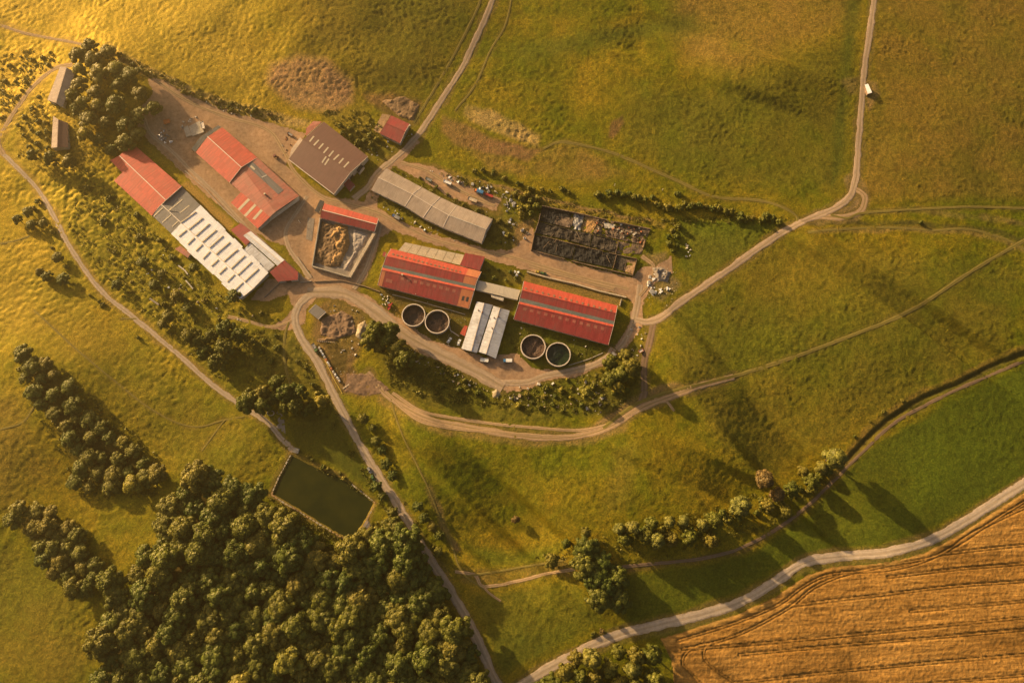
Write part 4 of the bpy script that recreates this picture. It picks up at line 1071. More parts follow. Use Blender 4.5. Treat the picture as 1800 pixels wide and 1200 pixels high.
# farmhouse in the north
hs_ = Shed('farmhouse', 'small gabled house with a dark red roof and pale gable beside the north road', [(687.5, 203, 4.6), (679, 216.5, 6.8), (667, 234.5, 4.2)], [(720, 218, 4.6), (712, 231.5, 6.8), (703, 252, 4.2)], 'crimson', wall='concrete', cat='house', verge='B', cap='crimson', doors='')
zq = lambda a, b: (480 + a / 6, 160 + b / 6)
m_ = (hs_.wb[0] + hs_.wb[2]) / 2; o_ = hs_.wb[0] - hs_.wa[0]; o_[2] = 0; o_ /= np.linalg.norm(o_); d_ = hs_.wb[2] - hs_.wb[0]; d_[2] = 0; d_ /= np.linalg.norm(d_)
p = np.array([m_[0], m_[1], hs_.z + 3.0]) + o_ * .05
mb = MB(); mb.bar(p - d_ * .8, p + d_ * .8, .1, 1.5); f = mb.build('window', 'glass', hs_.t)
mb = MB(); mb.bar(p - d_ * 1.0 - [0, 0, .15] + o_ * .05, p + d_ * 1.0 - [0, 0, .15] + o_ * .05, .2, .12); mb.build('window_sill', 'concrete', f)
mb = MB(); p = np.array([m_[0], m_[1], hs_.z]) + o_ * .05 + d_ * 3; mb.bar(p - d_ * .6, p + d_ * .6, .1, 2.1); mb.build('door', 'darkwood', hs_.t)

# grey barn in four lengths
gA = [[(679, 296, 4.2), (664.5, 312, 6.4), (652.5, 334, 4.0)], [(740.8, 329, 4.2), (725, 341.7, 6.4), (711.7, 363, 4.0)], [(774, 346.7, 4.2), (758.3, 361.7, 6.4), (743.3, 383.3, 4.0)], [(803.3, 360.8, 4.2), (789, 378.3, 6.4), (778.3, 400, 4.0)], [(866, 385, 4.2), (855, 403.3, 6.4), (846.7, 427.5, 4.0)]]
gz = base_z([gA[0][0], gA[4][2]])
P = [[W(a, b, gz + h) for a, b, h in row] for row in gA]
t = thing('grey_roofed_barn', 'long low barn under grey fibre-cement sheets in four lengths, in the middle of the farm', 'barn', np.mean([np.mean(r, 0) for r in P], 0) * [1, 1, 0] + [0, 0, gz])
for k in range(4):
    for (i, j) in ((1, 0), (1, 2)):
        dz = np.array([0, 0, [0, .06, .03, .09][k]])
        m_ = 'fibre' if not (j == 2 and k >= 2) else 'grey'
        mb = MB(); mb.slab([P[k][i] + dz, P[k + 1][i] + dz, P[k + 1][j] + dz, P[k][j] + dz], .14); mb.build('roof_bay', 'fibre', t)
    mb = MB()
    if k: 
        for i in (0, 1): mb.bar(P[k][i] + [0, 0, .08], P[k][i + 1] + [0, 0, .08], .55, .12)
        mb.build('joint_strip', 'trim', t)
    mb = MB(); mb.bar(P[k][1] + [0, 0, .1], P[k + 1][1] + [0, 0, .1], .5, .1); mb.build('ridge_cap', 'pale' if k == 3 else 'trim', t)
mb = MB(); ia = [p * .97 + np.mean(P[0] + P[4], 0) * .03 for p in P[0]]
def wpt(k, i):
    c_ = P[k][1]; p = P[k][i] + (c_ - P[k][i]) * .06; return np.array([p[0], p[1], p[2] - .35])
dn = lambda p: np.array([p[0], p[1], gz - 1])
for k in range(4):
    for i in (0, 2): mb.poly([wpt(k, i), dn(wpt(k, i)), dn(wpt(k + 1, i)), wpt(k + 1, i)])
for k in (0, 4):
    mb.poly([dn(wpt(k, 0)), wpt(k, 0), P[k][1] - [0, 0, .3], wpt(k, 2), dn(wpt(k, 2))])
mb.build('wall', 'render', t)
for k in range(4):
    a, b = wpt(k, 2), wpt(k + 1, 2)
    for f in (.25, .5, .75):
        p = a * (1 - f) + b * f; u = (b - a) / np.linalg.norm(b - a); o = np.array([u[1], -u[0], 0]); o = o if o[1] < 0 else -o
        p = np.array([p[0], p[1], gz + 1.4]) + o * .04; mb = MB(); mb.bar(p - u * .8, p + u * .8, .1, 1.0); mb.build('window', 'glass', t)
u = wpt(4, 2) - wpt(4, 0); u /= np.linalg.norm(u); m_ = (wpt(4, 0) + wpt(4, 2)) / 2; o = np.array([-u[1], u[0], 0]); o = o if o[0] > 0 else -o
mb = MB(); p = np.array([m_[0], m_[1], gz]) + o * .08; u[2] = 0; mb.bar(p - u * 1.8, p + u * 1.8, .12, 3.1); mb.build('barn_door', 'darkwood', t)

# shed over the manure yard, and the yard itself
Shed('red_roofed_shed', 'narrow red-roofed shed along the north side of the walled manure yard', [(570, 357.5, 4.0), (566, 369, 5.0), (562.5, 383, 3.2)], [(665, 384, 4.0), (662, 394, 5.0), (658, 407, 3.2)], ['red', 'crimson'], cat='shed', cap='trim', cuts=[.47], verge='B', doors='')  # lower slope in crimson: its shaded side painted into the sheet colour
t_ = Shed('lean_to', 'small dark slate-roofed shed at the west end of the narrow red one', [(562.5, 351, 3.0), (553, 370.5, 2.6)], [(570, 354, 3.0), (561, 373.5, 2.6)], 'slate', cat='shed', doors='', win=False)

def wall_run(t, pts, h, th, mat='concrete', name='wall', z=None, hs=None):
    """one wall panel per stretch of the run"""
    for k in range(len(pts) - 1):
        h0 = hs[k] if hs else h
        zb = z if z is not None else min(G(*pts[k])[2], G(*pts[k + 1])[2])
        a = W(*pts[k], zb + h0); b = W(*pts[k + 1], zb + h0)
        mb = MB(); mb.bar(a - [0, 0, h0 + 1.0], b - [0, 0, h0 + 1.0], th, h0 + 1.0); mb.build(name, mat, t)

zb = base_z([(562, 383), (658, 407), (614, 487), (548, 468)])
t = thing('manure_yard', 'walled concrete yard below the narrow red shed', 'silage yard', W(595, 432, zb))
for a, b, th in (((562.5, 382), (548.5, 467.5), .7), ((548.5, 467.5), (614, 486.5), .9), ((614, 486.5), (658.5, 408), 2.2)):
    n = max(2, int(math.hypot(a[0] - b[0], a[1] - b[1]) / 17))
    for k in range(n):
        p0 = (a[0] + (b[0] - a[0]) * k / n, a[1] + (b[1] - a[1]) * k / n); p1 = (a[0] + (b[0] - a[0]) * (k + 1) / n, a[1] + (b[1] - a[1]) * (k + 1) / n)
        hh = 2.4 + random.uniform(-.05, .05)
        A1, B1 = W(*p0, zb + hh), W(*p1, zb + hh)
        mb = MB(); mb.bar(A1 - [0, 0, hh + 1], B1 - [0, 0, hh + 1], th, hh + 1); mb.build('wall_panel', 'cream_slab' if th > 1 else 'concrete', t)
mb = MB(); q = [W(a, b, zb + .12) for a, b in ((562.5, 383), (658, 408), (614, 486), (549, 467))]; mb.slab(q, .25); mb.build('floor', 'slab', t)

def heap(name, label, cat, poly, h, mat, seed, z, group=None, rough=.5, step=.6, lift=0.0, slope=False):
    c = W(*np.mean(poly, 0), z)
    P = np.array(poly); q = W(P[:, 0], P[:, 1], z)
    X, Y = np.meshgrid(np.arange(q[:, 0].min(), q[:, 0].max() + step, step), np.arange(q[:, 1].min(), q[:, 1].max() + step, step))
    px, py = proj(X, Y, np.full(X.shape, z))
    d = -sdist(px, py, poly) * MPP + .8 * fbm(X / 3, Y / 3, seed, 3)
    prf = sstep(0, max(1.5, h * 1.6), d)
    if slope: z0_ = land(X, Y)
    else: z0_ = z
    Z = z0_ + lift + prf * h * (.75 + rough * fbm(X / 4.5, Y / 4.5, seed + 3, 4) + .25 * rough * vnoise(X / 1.1, Y / 1.1, seed + 5))
    keep = d > -.1
    kc = keep[:-1, :-1] & keep[1:, 1:]
    i = np.arange(X.size).reshape(X.shape)
    f = np.stack([i[:-1, :-1], i[:-1, 1:], i[1:, 1:], i[1:, :-1]], -1)[kc]
    used = np.unique(f); rm = np.zeros(X.size, np.int64); rm[used] = np.arange(len(used))
    V = np.stack([X, Y, np.where(d < .3, z0_ - .3 + lift, Z)], -1).reshape(-1, 3)[used] - c
    me = np_mesh(name, V, rm[f], mat, True)
    return meta(put(name, me, c), label, cat, group)

heap('manure_heap', 'heap of dark brown manure spread over the walled yard floor', 'heap', [(565, 388), (600, 398), (612, 420), (600, 470), (575, 470), (553, 462), (556, 430)], 1.3, 'manure', 100, zb + .12, rough=.9)
heap('straw_heap', 'ochre straw heap in the middle of the walled manure yard', 'heap', [(588, 392), (612, 398), (616, 430), (602, 462), (588, 470), (578, 465), (588, 430), (576, 420)], 2.2, 'strawheap', 120, zb + .12, rough=.9, lift=.1)
heap('silage_heap', 'pale silage under crumpled grey sheeting in the east half of the walled yard', 'heap', [(622, 402), (650, 412), (640, 432), (625, 445), (618, 430)], 1.0, 'silage', 140, zb + .12, rough=1.0)
heap('silage_heap', 'long grey silage bank lying along the thick wall of the yard', 'heap', [(620, 443), (630, 440), (612, 478), (600, 476)], 1.6, 'silage', 150, zb + .12, rough=.3)

# red barn in the middle and its extensions
def double(name, label, A, B, **k): return Shed(name, label, A, B, ['red', 'crimson', 'gutter', 'red', 'crimson'], verge='AB', wall='render', **k)  # crimson on slopes facing away from the sun: shade painted into the sheets
b7 = double('double_gabled_barn', 'red barn with two parallel ridges beside the open slurry tanks, orange sheets at its ends', [(687.5, 437, 4.2), (679.3, 450.5, 6.2), (674, 465.5, 5.3), (672.3, 470.5, 5.3), (671, 474.5, 6.0), (664, 501.5, 3.6)], [(846, 477.5, 4.2), (839.5, 489, 6.2), (835.5, 502, 5.3), (834.3, 507.5, 5.3), (833, 511, 6.0), (824, 542.5, 3.6)], cap='crimson')
z4 = lambda a, b: (640 + a / 6, 410 + b / 6)
for k in range(17): 
    f, a = b7.stack(0, (691 + (809 - 691) * k / 16, 446.8 + (478 - 446.8) * k / 16), .5, .22, 'gutter', 'roof_vent')
    mb = MB(); mb.prism([(a[0] + .75 * math.cos(j * math.pi / 4), a[1] + .75 * math.sin(j * math.pi / 4)) for j in range(8)], a[2] + .22, a[2] + .30); mb.build('vent_cap', 'wood', f)
def panel(s, i, t0, t1, mat, name, h=.05, m0=.0, m1=1.0, th=.04):
    P4 = []
    for tt, mm in ((t0, m0), (t1, m0), (t1, m1), (t0, m1)):
        a = s.A[i] * (1 - tt) + s.B[i] * tt; b = s.A[i + 1] * (1 - tt) + s.B[i + 1] * tt
        P4.append(a * (1 - mm) + b * mm + np.array([0, 0, h]))
    if P4[0][2] < P4[2][2]: P4 = [P4[3], P4[2], P4[1], P4[0]]
    mb = MB(); mb.slab(P4, th); return mb.build(name, mat, s.t)
panel(b7, 0, .865, .995, 'orange', 'orange_sheet'); panel(b7, 1, .865, .995, 'orange', 'orange_sheet')
panel(b7, 4, .872, .995, 'orange', 'orange_sheet'); panel(b7, 4, .005, .045, 'orange', 'orange_sheet')
panel(b7, 4, .90, .925, 'slate', 'skylight', .10, .40, .66); panel(b7, 4, .945, .97, 'slate', 'skylight', .10, .40, .66)
panel(b7, 4, .07, .14, 'oldred', 'faded_patch', .05, .45, .66)
for k in range(9): panel(b7, 4, .22 + k * .07, .22 + k * .07 + .035, 'oldred', 'faded_patch', .05, .16, .32)
f_, a_ = b7.stack(4, z4(405, 440), .7, 1.4, 'skylight', 'chimney')
Shed('wing_roof', 'short red-roofed wing at the north east corner of the twin-ridged tank-side barn', [(818, 444.5, 5.0), (808, 466, 4.5)], [(852.5, 451, 5.0), (843, 475.5, 4.5)], 'crimson', cat='barn wing', doors='', win=False)
# cream concrete yard behind it
def pad(name, label, poly, mat, h=.18, cat='concrete pad', grid=None):
    z = base_z(poly); c = W(*np.mean(poly, 0), z)
    t = thing(name, label, cat, c)
    if grid:
        Q = [W(a, b, z + h) for a, b in poly]; nu, nv = grid
        for i in range(nu):
            for j in range(nv):
                def pt(u, v): return (Q[0] * (1 - u) + Q[1] * u) * (1 - v) + (Q[3] * (1 - u) + Q[2] * u) * v
                e = .003; dz = random.uniform(-.015, .015)
                mb = MB(); mb.slab([pt(i / nu + e, j / nv + e) + [0, 0, dz], pt((i + 1) / nu - e, j / nv + e) + [0, 0, dz], pt((i + 1) / nu - e, (j + 1) / nv - e) + [0, 0, dz], pt(i / nu + e, (j + 1) / nv - e) + [0, 0, dz]], .4); mb.build('slab', mat, t)
    else:
        mb = MB(); mb.slab([W(a, b, z + h) for a, b in poly], .5); mb.build('slab', mat, t)
    return t
pad('concrete_yard', 'cream concrete apron behind the red tank-side barn', [(712, 426), (816, 448), (809, 466), (700, 440)], 'cream_slab', h=.45, grid=(7, 2))
pad('concrete_yard', 'pale orange concrete apron on the west side of the little red-roofed house', [(672, 200), (687, 202.5), (666.5, 235), (656.5, 229)], 'sand', h=.4, grid=(2, 3))
pad('concrete_pad', 'larger of two grey concrete pads at the top of the yard', [(330, 217), (351, 211), (359, 232), (338, 240)], 'concrete', h=.35, grid=(1, 1))
pad('concrete_pad', 'narrower grey concrete pad beside the larger one at the top of the yard', [(321, 220), (329, 217.5), (337, 238), (327.5, 241)], 'concrete', h=.32, grid=(1, 1))
pad('concrete_pad', 'dark dirty concrete strip west of the manure yard', [(541, 382), (553, 384), (548, 424), (538, 420)], 'slab', grid=(2, 4))

b8 = double('double_gabled_barn', 'eastern red barn with two parallel ridges, above the two east tanks', [(921, 494, 4.2), (917.6, 510.4, 6.2), (914, 523.5, 5.3), (912.8, 530, 5.3), (911.5, 534, 6.0), (903, 561, 3.6)], [(1085, 537, 4.2), (1082.6, 550.5, 6.2), (1079.6, 564.5, 5.3), (1078.5, 570.5, 5.3), (1077.5, 574.5, 6.0), (1069, 606, 3.6)], cap='crimson')
for k in range(16):
    f, a = b8.stack(0, (924 + 150 * k / 15, 507 + 39 * k / 15), .5, .22, 'gutter', 'roof_vent')
    mb = MB(); mb.prism([(a[0] + .8 * math.cos(j * math.pi / 4), a[1] + .8 * math.sin(j * math.pi / 4)) for j in range(8)], a[2] + .22, a[2] + .30); mb.build('vent_cap', 'wood', f)
for k in range(12): panel(b8, 4, .06 + k * .075, .06 + k * .075 + .035, 'oldred', 'faded_patch', .05, .14, .30)

Shed('link_building', 'cream-roofed link between the two red twin-ridged barns', [(840, 492.5, 4.2), (835.5, 509, 3.8)], [(915, 510, 4.2), (909.5, 527, 3.8)], 'cream', cat='link building', cuts=[.4, .68], doors='', win=False)
Shed('porch_shed', 'low cream-roofed porch below the link between the red barns', [(863, 517.5, 3.2), (863.5, 522, 3.0)], [(886, 523.5, 3.2), (884.5, 529, 3.0)], 'cream', cat='porch', doors='', win=False)
zs = Shed('zinc_shed', 'western of two long zinc-roofed sheds standing side by side', [(838, 530, 3.4), (851, 532.5, 4.6), (866, 536, 3.6)], [(811, 612.5, 3.4), (828, 617, 4.6), (838.5, 619.5, 3.6)], 'zinc', cat='shed', cap='trim', cuts=[.25, .5, .75], doors='B')
zt = Shed('zinc_shed', 'eastern of two long zinc-roofed sheds standing side by side', [(867.5, 537.5, 3.4), (879, 541, 4.5), (896, 546, 3.4)], [(841, 618, 3.4), (854, 622, 4.5), (871.7, 630, 3.4)], 'zinc', cat='shed', cap='trim', cuts=[.2, .4, .6, .8], doors='B')
for s_, i, p in ((zs, 0, (841, 545.5)), (zs, 0, (848, 549)), (zt, 0, (868.5, 558.5)), (zt, 1, (876.5, 557)), (zt, 0, (865, 577))): s_.stack(i, p, .45, .9, 'rust', 'flue')

# slurry tanks
def tank(label, px, py, r, h, mat, kind, seed):
    z = base_z([(px, py + 8)]); c = W(px, py, z + h); rr = r * mpp(px, py)
    t = thing('slurry_tank', label, 'slurry tank', (c[0], c[1], z), 0, 'round open slurry tanks')
    mb = MB(); mb.ring((c[0], c[1]), rr - .35, rr, z - 1, z + h - .25); w_ = mb.build('wall', 'concrete', t)
    mb = MB(); mb.ring((c[0], c[1]), rr - .5, rr + .15, z + h - .25, z + h); mb.build('rim', 'trim', t)
    n = 12
    for k in range(n):
        a = k * 2 * math.pi / n; mb = MB(); mb.box((c[0] + (rr + .04) * math.cos(a), c[1] + (rr + .04) * math.sin(a), z - .5), (.12, .3, h + .2), a); mb.build('wall_rib', 'concrete', w_)
    ld = MB()
    for y_ in (-.35, .35): ld.bar((c[0] + rr + .25, c[1] + y_, z), (c[0] + rr + .25, c[1] + y_, z + h + .9), .12, .12, (1, 0, 0))
    for k in range(8): ld.bar((c[0] + rr + .25, c[1] - .35, z + .5 + k * .5), (c[0] + rr + .25, c[1] + .35, z + .5 + k * .5), .08, .08)
    ld.build('ladder', 'scrap', t)
    # contents: a crust with ridges and hollows
    X, Y = np.meshgrid(np.linspace(-rr, rr, 60), np.linspace(-rr, rr, 60))
    d = np.hypot(X, Y)
    Z = .9 + .9 * np.clip(fbm(X / 5, Y / 5, seed, 4) + .1, -.25, 1) + .12 * vnoise(X / .8, Y / .8, seed + 4) + (.8 * np.exp(-(np.abs(X * .8 - Y * .5) / 1.6) ** 2) if kind == 'ridge' else 0)
    i = np.arange(X.size).reshape(X.shape); kp = d < rr - .2; kc = kp[:-1, :-1] | kp[1:, 1:]
    f = np.stack([i[:-1, :-1], i[:-1, 1:], i[1:, 1:], i[1:, :-1]], -1)[kc]
    sc_ = np.minimum(1, (rr - .36) / np.maximum(d, .01))
    V = np.stack([X * sc_, Y * sc_, Z], -1).reshape(-1, 3)
    put('slurry_crust', np_mesh('slurry_crust', V, f, mat, True), parent=t)
    mb = MB(); m_ = [(c[0] + (rr - .37) * math.cos(k * math.pi / 20), c[1] + (rr - .37) * math.sin(k * math.pi / 20), z + .95) for k in range(40)]
    mb.poly(m_); mb.build('slurry_pool', 'wetslurry' if kind != 'green' else 'algae', t)
    return t
tank('westernmost slurry tank, half crusted with a dark wet pool', 726.7, 553.5, 20.3, 4.0, 'slurry', 'pool', 200)
tank('slurry tank full of brown crust, second from the west', 768.3, 565, 21.2, 4.0, 'slurry', 'crust', 215)
tank('slurry tank with a pale ridge across its dark crust, below the eastern red barn', 937, 609, 21.6, 3.6, 'slurry', 'ridge', 230)
tank('easternmost slurry tank, filled with green water', 981.3, 622.5, 21.4, 3.6, 'algae', 'green', 245)
def loose_wall(name, label, cat, pts, h, th, mat):
    z = base_z(pts); t = thing(name, label, cat, W(*pts[0], z))
    for k in range(len(pts) - 1):
        n = max(1, int(math.hypot(pts[k][0] - pts[k + 1][0], pts[k][1] - pts[k + 1][1]) / 14))
        for j in range(n):
            f0, f1 = j / n, (j + 1) / n
            p0 = [pts[k][i] * (1 - f0) + pts[k + 1][i] * f0 for i in (0, 1)]; p1 = [pts[k][i] * (1 - f1) + pts[k + 1][i] * f1 for i in (0, 1)]
            a, b = G(*p0), G(*p1); u = (b - a) / np.linalg.norm(b - a) * .03; dz = random.uniform(-.06, .06)
            mb = MB(); mb.bar(a + u - [0, 0, .6], b - u - [0, 0, .6], th, h + .6 + dz); mb.build('wall_panel' if h > .5 else 'kerb_stone', mat, t)
    return t
loose_wall('feed_pipe', 'pale pipe elbow running from the second tank towards the zinc sheds', 'pipe', [(789, 567), (792, 581), (807, 591)], .5, .5, 'trim')
loose_wall('retaining_wall', 'long low pale wall between the ruin lane and the eastern red barn', 'wall', [(926, 478), (965, 489), (1010, 499), (1050, 511), (1101, 523)], 1.1, .9, 'cream_slab')
loose_wall('boundary_wall', 'short pale wall at the north east corner of the eastern red barn', 'wall', [(1092, 526), (1089, 538)], 1.4, .5, 'concrete')
loose_wall('retaining_wall', 'low wall beside the lane between the white-roofed and red-roofed barns', 'wall', [(326, 301), (345, 318), (362, 333), (392, 366), (420, 392)], .9, .5, 'concrete')
loose_wall('retaining_wall', 'long low kerb wall running beside the top yard dirt lane', 'wall', [(273, 247), (288, 265), (305, 285), (324, 303)], .5, .6, 'wood')
loose_wall('boundary_wall', 'thin grey wall running along the south side of the tank-side barn', 'wall', [(690, 518), (740, 531), (790, 545), (818, 553)], .9, .4, 'concrete')
loose_wall('boundary_wall', 'low wall at the yard corner south of the five-sided hall', 'wall', [(494, 495), (465, 523)], .8, .4, 'slab')
loose_wall('boundary_wall', 'pale low wall closing the corner below the manure yard', 'wall', [(527, 497), (548, 494)], .7, .45, 'concrete')
loose_wall('boundary_wall', 'pale low wall along the west edge of the street near the manure yard', 'wall', [(523, 452), (548, 487)], .6, .45, 'concrete')
loose_wall('boundary_wall', 'low wall sloping below the manure yard towards the tank-side barn', 'wall', [(552, 495), (600, 493), (640, 503), (668, 513)], .8, .5, 'wood')
loose_wall('kerb_line', 'curved concrete kerb below the east tanks', 'kerb', [(1060, 620), (1035, 631), (1000, 642)], .35, .5, 'concrete')
loose_wall('garden_wall', 'white angled wall among the scrub south of the long white barn', 'wall', [(327, 493), (340, 508)], .8, .8, 'render')
loose_wall('garden_wall', 'grey low wall in the scrub west of the lane trees', 'wall', [(264, 525), (280, 536)], .8, 1.2, 'slab')
loose_wall('garden_wall', 'ragged white wall end by the brown shed remains', 'wall', [(314, 467), (326, 476), (331, 483)], .9, .9, 'render')

# burnt-out barn
rz_ = base_z([(953, 361), (1144, 402), (1112, 483), (934, 439)])
t = thing('ruined_barn', 'burnt-out roofless barn with charred sheeting and low broken walls', 'ruin', W(1036, 422, rz_))
z7 = lambda a, b: (860 + a / 4.737, 320 + b / 4.737)
def run(pts, h, th, mat='wood', nm='wall'):
    pts = [z7(*p) for p in pts]
    for k in range(len(pts) - 1):
        n = max(1, int(math.hypot(pts[k][0] - pts[k + 1][0], pts[k][1] - pts[k + 1][1]) / 12))
        for j in range(n):
            f0, f1 = j / n, (j + 1) / n
            p0 = [pts[k][i] * (1 - f0) + pts[k + 1][i] * f0 for i in (0, 1)]; p1 = [pts[k][i] * (1 - f1) + pts[k + 1][i] * f1 for i in (0, 1)]
            if random.random() < .14: continue
            hh = h * random.uniform(.45, 1.1)
            a, b = W(*p0, rz_ + hh), W(*p1, rz_ + hh); mb = MB(); mb.bar(a - [0, 0, hh + .8], b - [0, 0, hh + .8], th, hh + .8); mb.build(nm, mat, t)
MT['brickwall'] = plain('smoke_stained_brick', (0.20, 0.135, 0.09), .6, 1.1)
run([(440, 195), (795, 270), (920, 300), (1345, 390)], 2.4, .5, 'brickwall'); run([(350, 565), (740, 668), (1195, 775)], 1.6, .5, 'brickwall')
run([(440, 195), (410, 330), (375, 430), (350, 565)], 2.6, .5, 'brickwall'); run([(410, 332), (700, 402), (860, 436), (1080, 490)], 1.5, .4, 'ash')
run([(375, 432), (700, 515), (1060, 602), (1230, 638)], 1.8, .4, 'brickwall'); run([(1230, 638), (1195, 775)], 2.0, .5, 'brickwall')
run([(1310, 430), (1265, 600)], 2.2, .8, 'sand'); run([(795, 270), (758, 410)], 1.2, .3, 'ash'); run([(700, 402), (660, 490)], 1.2, .3, 'ash'); run([(848, 436), (835, 545)], 1.2, .3, 'ash')
run([(1078, 490), (1050, 598)], 1.7, .4, 'brickwall'); run([(1060, 605), (1030, 722)], 1.4, .4, 'brickwall'); run([(1145, 640), (1120, 745)], .9, .35, 'brickwall')
def crumple(poly, mat, h, seed, nm, amp=.5, nu=26, nv=14):
    Q = [W(*z7(*p), rz_) for p in poly]
    u, v = np.meshgrid(np.linspace(0.01, .99, nu), np.linspace(0.02, .98, nv))
    u = u[..., None]; v = v[..., None]
    P_ = (Q[0] * (1 - u) + Q[1] * u) * (1 - v) + (Q[3] * (1 - u) + Q[2] * u) * v
    P_[..., 2] += h + amp * fbm(P_[..., 0] / 3.2, P_[..., 1] / 3.2, seed, 3) + .25 * amp * vnoise(P_[..., 0] / .8, P_[..., 1] / .8, seed + 3)
    i = np.arange(nu * nv).reshape(nv, nu); f = np.stack([i[:-1, :-1], i[1:, :-1], i[1:, 1:], i[:-1, 1:]], -1).reshape(-1, 4)
    put(nm, np_mesh(nm, P_.reshape(-1, 3) - ROOT[t], f, mat, False), parent=t)
crumple([(440, 198), (700, 255), (620, 380), (412, 328)], 'char', .7, 300, 'charred_roof_sheet', .9)
crumple([(700, 255), (792, 272), (758, 408), (690, 395)], 'scrap', .5, 304, 'charred_roof_sheet', 1.2, 12, 14)
crumple([(560, 290), (705, 300), (680, 390), (540, 355)], 'rubblemix', .9, 306, 'rubble_bed', .6, 14, 10)
crumple([(800, 272), (925, 302), (850, 430), (762, 408)], 'strawheap', .4, 308, 'rubble_bed', .6, 14, 12)
crumple([(925, 302), (1345, 395), (1290, 530), (852, 432)], 'rubblemix', .35, 310, 'rubble_bed', .9, 34, 14)
crumple([(410, 336), (698, 404), (660, 488), (378, 428)], 'ash', .8, 320, 'fallen_roof_sheet', .8)
crumple([(702, 405), (858, 437), (832, 540), (664, 492)], 'ash', .8, 324, 'fallen_roof_sheet', .9, 18, 12)
crumple([(862, 440), (1076, 490), (1050, 595), (838, 542)], 'ash', .8, 326, 'fallen_roof_sheet', .9, 22, 12)
crumple([(375, 438), (720, 522), (690, 650), (352, 562)], 'char', .7, 330, 'charred_roof_sheet', .7, 30, 16)
crumple([(722, 522), (1058, 604), (1022, 718), (692, 652)], 'char', .7, 334, 'charred_roof_sheet', .9, 30, 16)
crumple([(1064, 608), (1142, 640), (1118, 745), (1032, 720)], 'ash', .3, 336, 'rubble_bed', .5, 14, 12)
crumple([(1146, 642), (1228, 642), (1193, 770), (1122, 745)], 'sand', .2, 338, 'rubble_bed', .4, 14, 12)
crumple([(1082, 492), (1300, 530), (1262, 600), (1054, 598)], 'rubblemix', .15, 340, 'rubble_bed', .5, 20, 10)
q = [W(*z7(*p), rz_ + .9) for p in ((955, 335), (1050, 355), (1040, 392), (960, 380))]; mb = MB(); mb.slab(q, .2); mb.build('floor_slab', 'pale', t)
for k in range(90):
    u_, v_ = random.random(), random.random()
    a, b = 860 + u_ * 440, 305 + u_ * 95 + v_ * 120 - u_ * 5
    p = W(*z7(a, b), rz_ + .5)
    mb = MB(); s_ = random.uniform(.5, 1.5); mb.box(p, (s_, s_ * random.uniform(.5, 1), s_ * random.uniform(.4, .9)), random.uniform(0, 3)); mb.build('broken_block', random.choice(['pale', 'brickwall', 'char', 'char', 'rubblemix', 'orange', 'concrete']), t)
for k in range(14):
    a = random.uniform(400, 1000); b = 440 + (a - 375) * .24 + random.uniform(-90, 90); p = W(*z7(a, b), rz_ + 1.3); an = random.uniform(0, 3); l_ = random.uniform(1.5, 3.5)
    mb = MB(); mb.bar(p - [math.cos(an) * l_, math.sin(an) * l_, .2], p + [math.cos(an) * l_, math.sin(an) * l_, .3], .25, .25); mb.build('fallen_rafter', random.choice(['wood', 'darkwood']), t)

# old cottages in the north west
Shed('old_cottage', 'long old cottage with a grey-brown roof beside the looping lane', [(132, 127, 3.6), (117, 119, 5.4), (106, 117, 3.8)], [(110.5, 187, 3.6), (98.5, 181, 5.4), (83, 176, 3.8)], 'fibre', cat='cottage', cap='fibre', cuts=[.33, .66], doors='B')
Shed('old_cottage', 'narrow old outbuilding with one sandy and one brown roof slope', [(119.5, 216.5, 3.0), (102.5, 210, 5.0), (93.5, 204, 3.4)], [(119.5, 259, 3.0), (100.5, 259, 5.0), (90, 260, 3.4)], ['brown', 'fibre'], cat='outbuilding', cap='brown', doors='B')
Shed('field_hut', 'tiny white-roofed hut beside the north east road', [(1526, 147.5, 3.0), (1520, 149, 2.4)], [(1533, 163, 3.0), (1525.5, 165, 2.4)], 'white', wall='brickwall', cat='hut', doors='B', win=False, inset=.2)
Shed('well_shed', 'small grey pump hut with a flat roof beside the hairpin bend', [(555, 534.5, 2.4), (542, 547.5, 2.6)], [(573, 548, 2.4), (559, 561, 2.6)], 'grey', cat='hut', doors='B', win=False, verge='AB', inset=.3)
Shed('brown_shed', 'collapsed rusty-brown shed roof among bushes against the white barn', [(307, 437, 2.6), (318, 432, 2.9)], [(330, 453, 2.4), (335, 446, 2.7)], 'oldred', cat='shed', doors='', win=False)
Shed('brown_shed', 'small red shed between the west zinc shed and the second tank', [(817, 571.5, 2.6), (808.5, 586, 2.4)], [(822, 573, 2.6), (817, 590.5, 2.4)], 'red', cat='shed', doors='', win=False, inset=.2)
Shed('brown_shed', 'tiny crimson lean-to at the west gable of the tank-side barn', [(674, 442, 2.4), (672, 449, 2.2)], [(679, 443.5, 2.4), (676, 451, 2.2)], 'crimson', cat='shed', doors='', win=False, inset=.2)
Shed('water_house', 'little concrete sluice hut at the north corner of the pond', [(518, 786, 1.8), (514, 794, 1.8)], [(526, 788.5, 1.8), (523, 797, 1.8)], 'concrete', cat='hut', doors='', win=False, inset=.15)

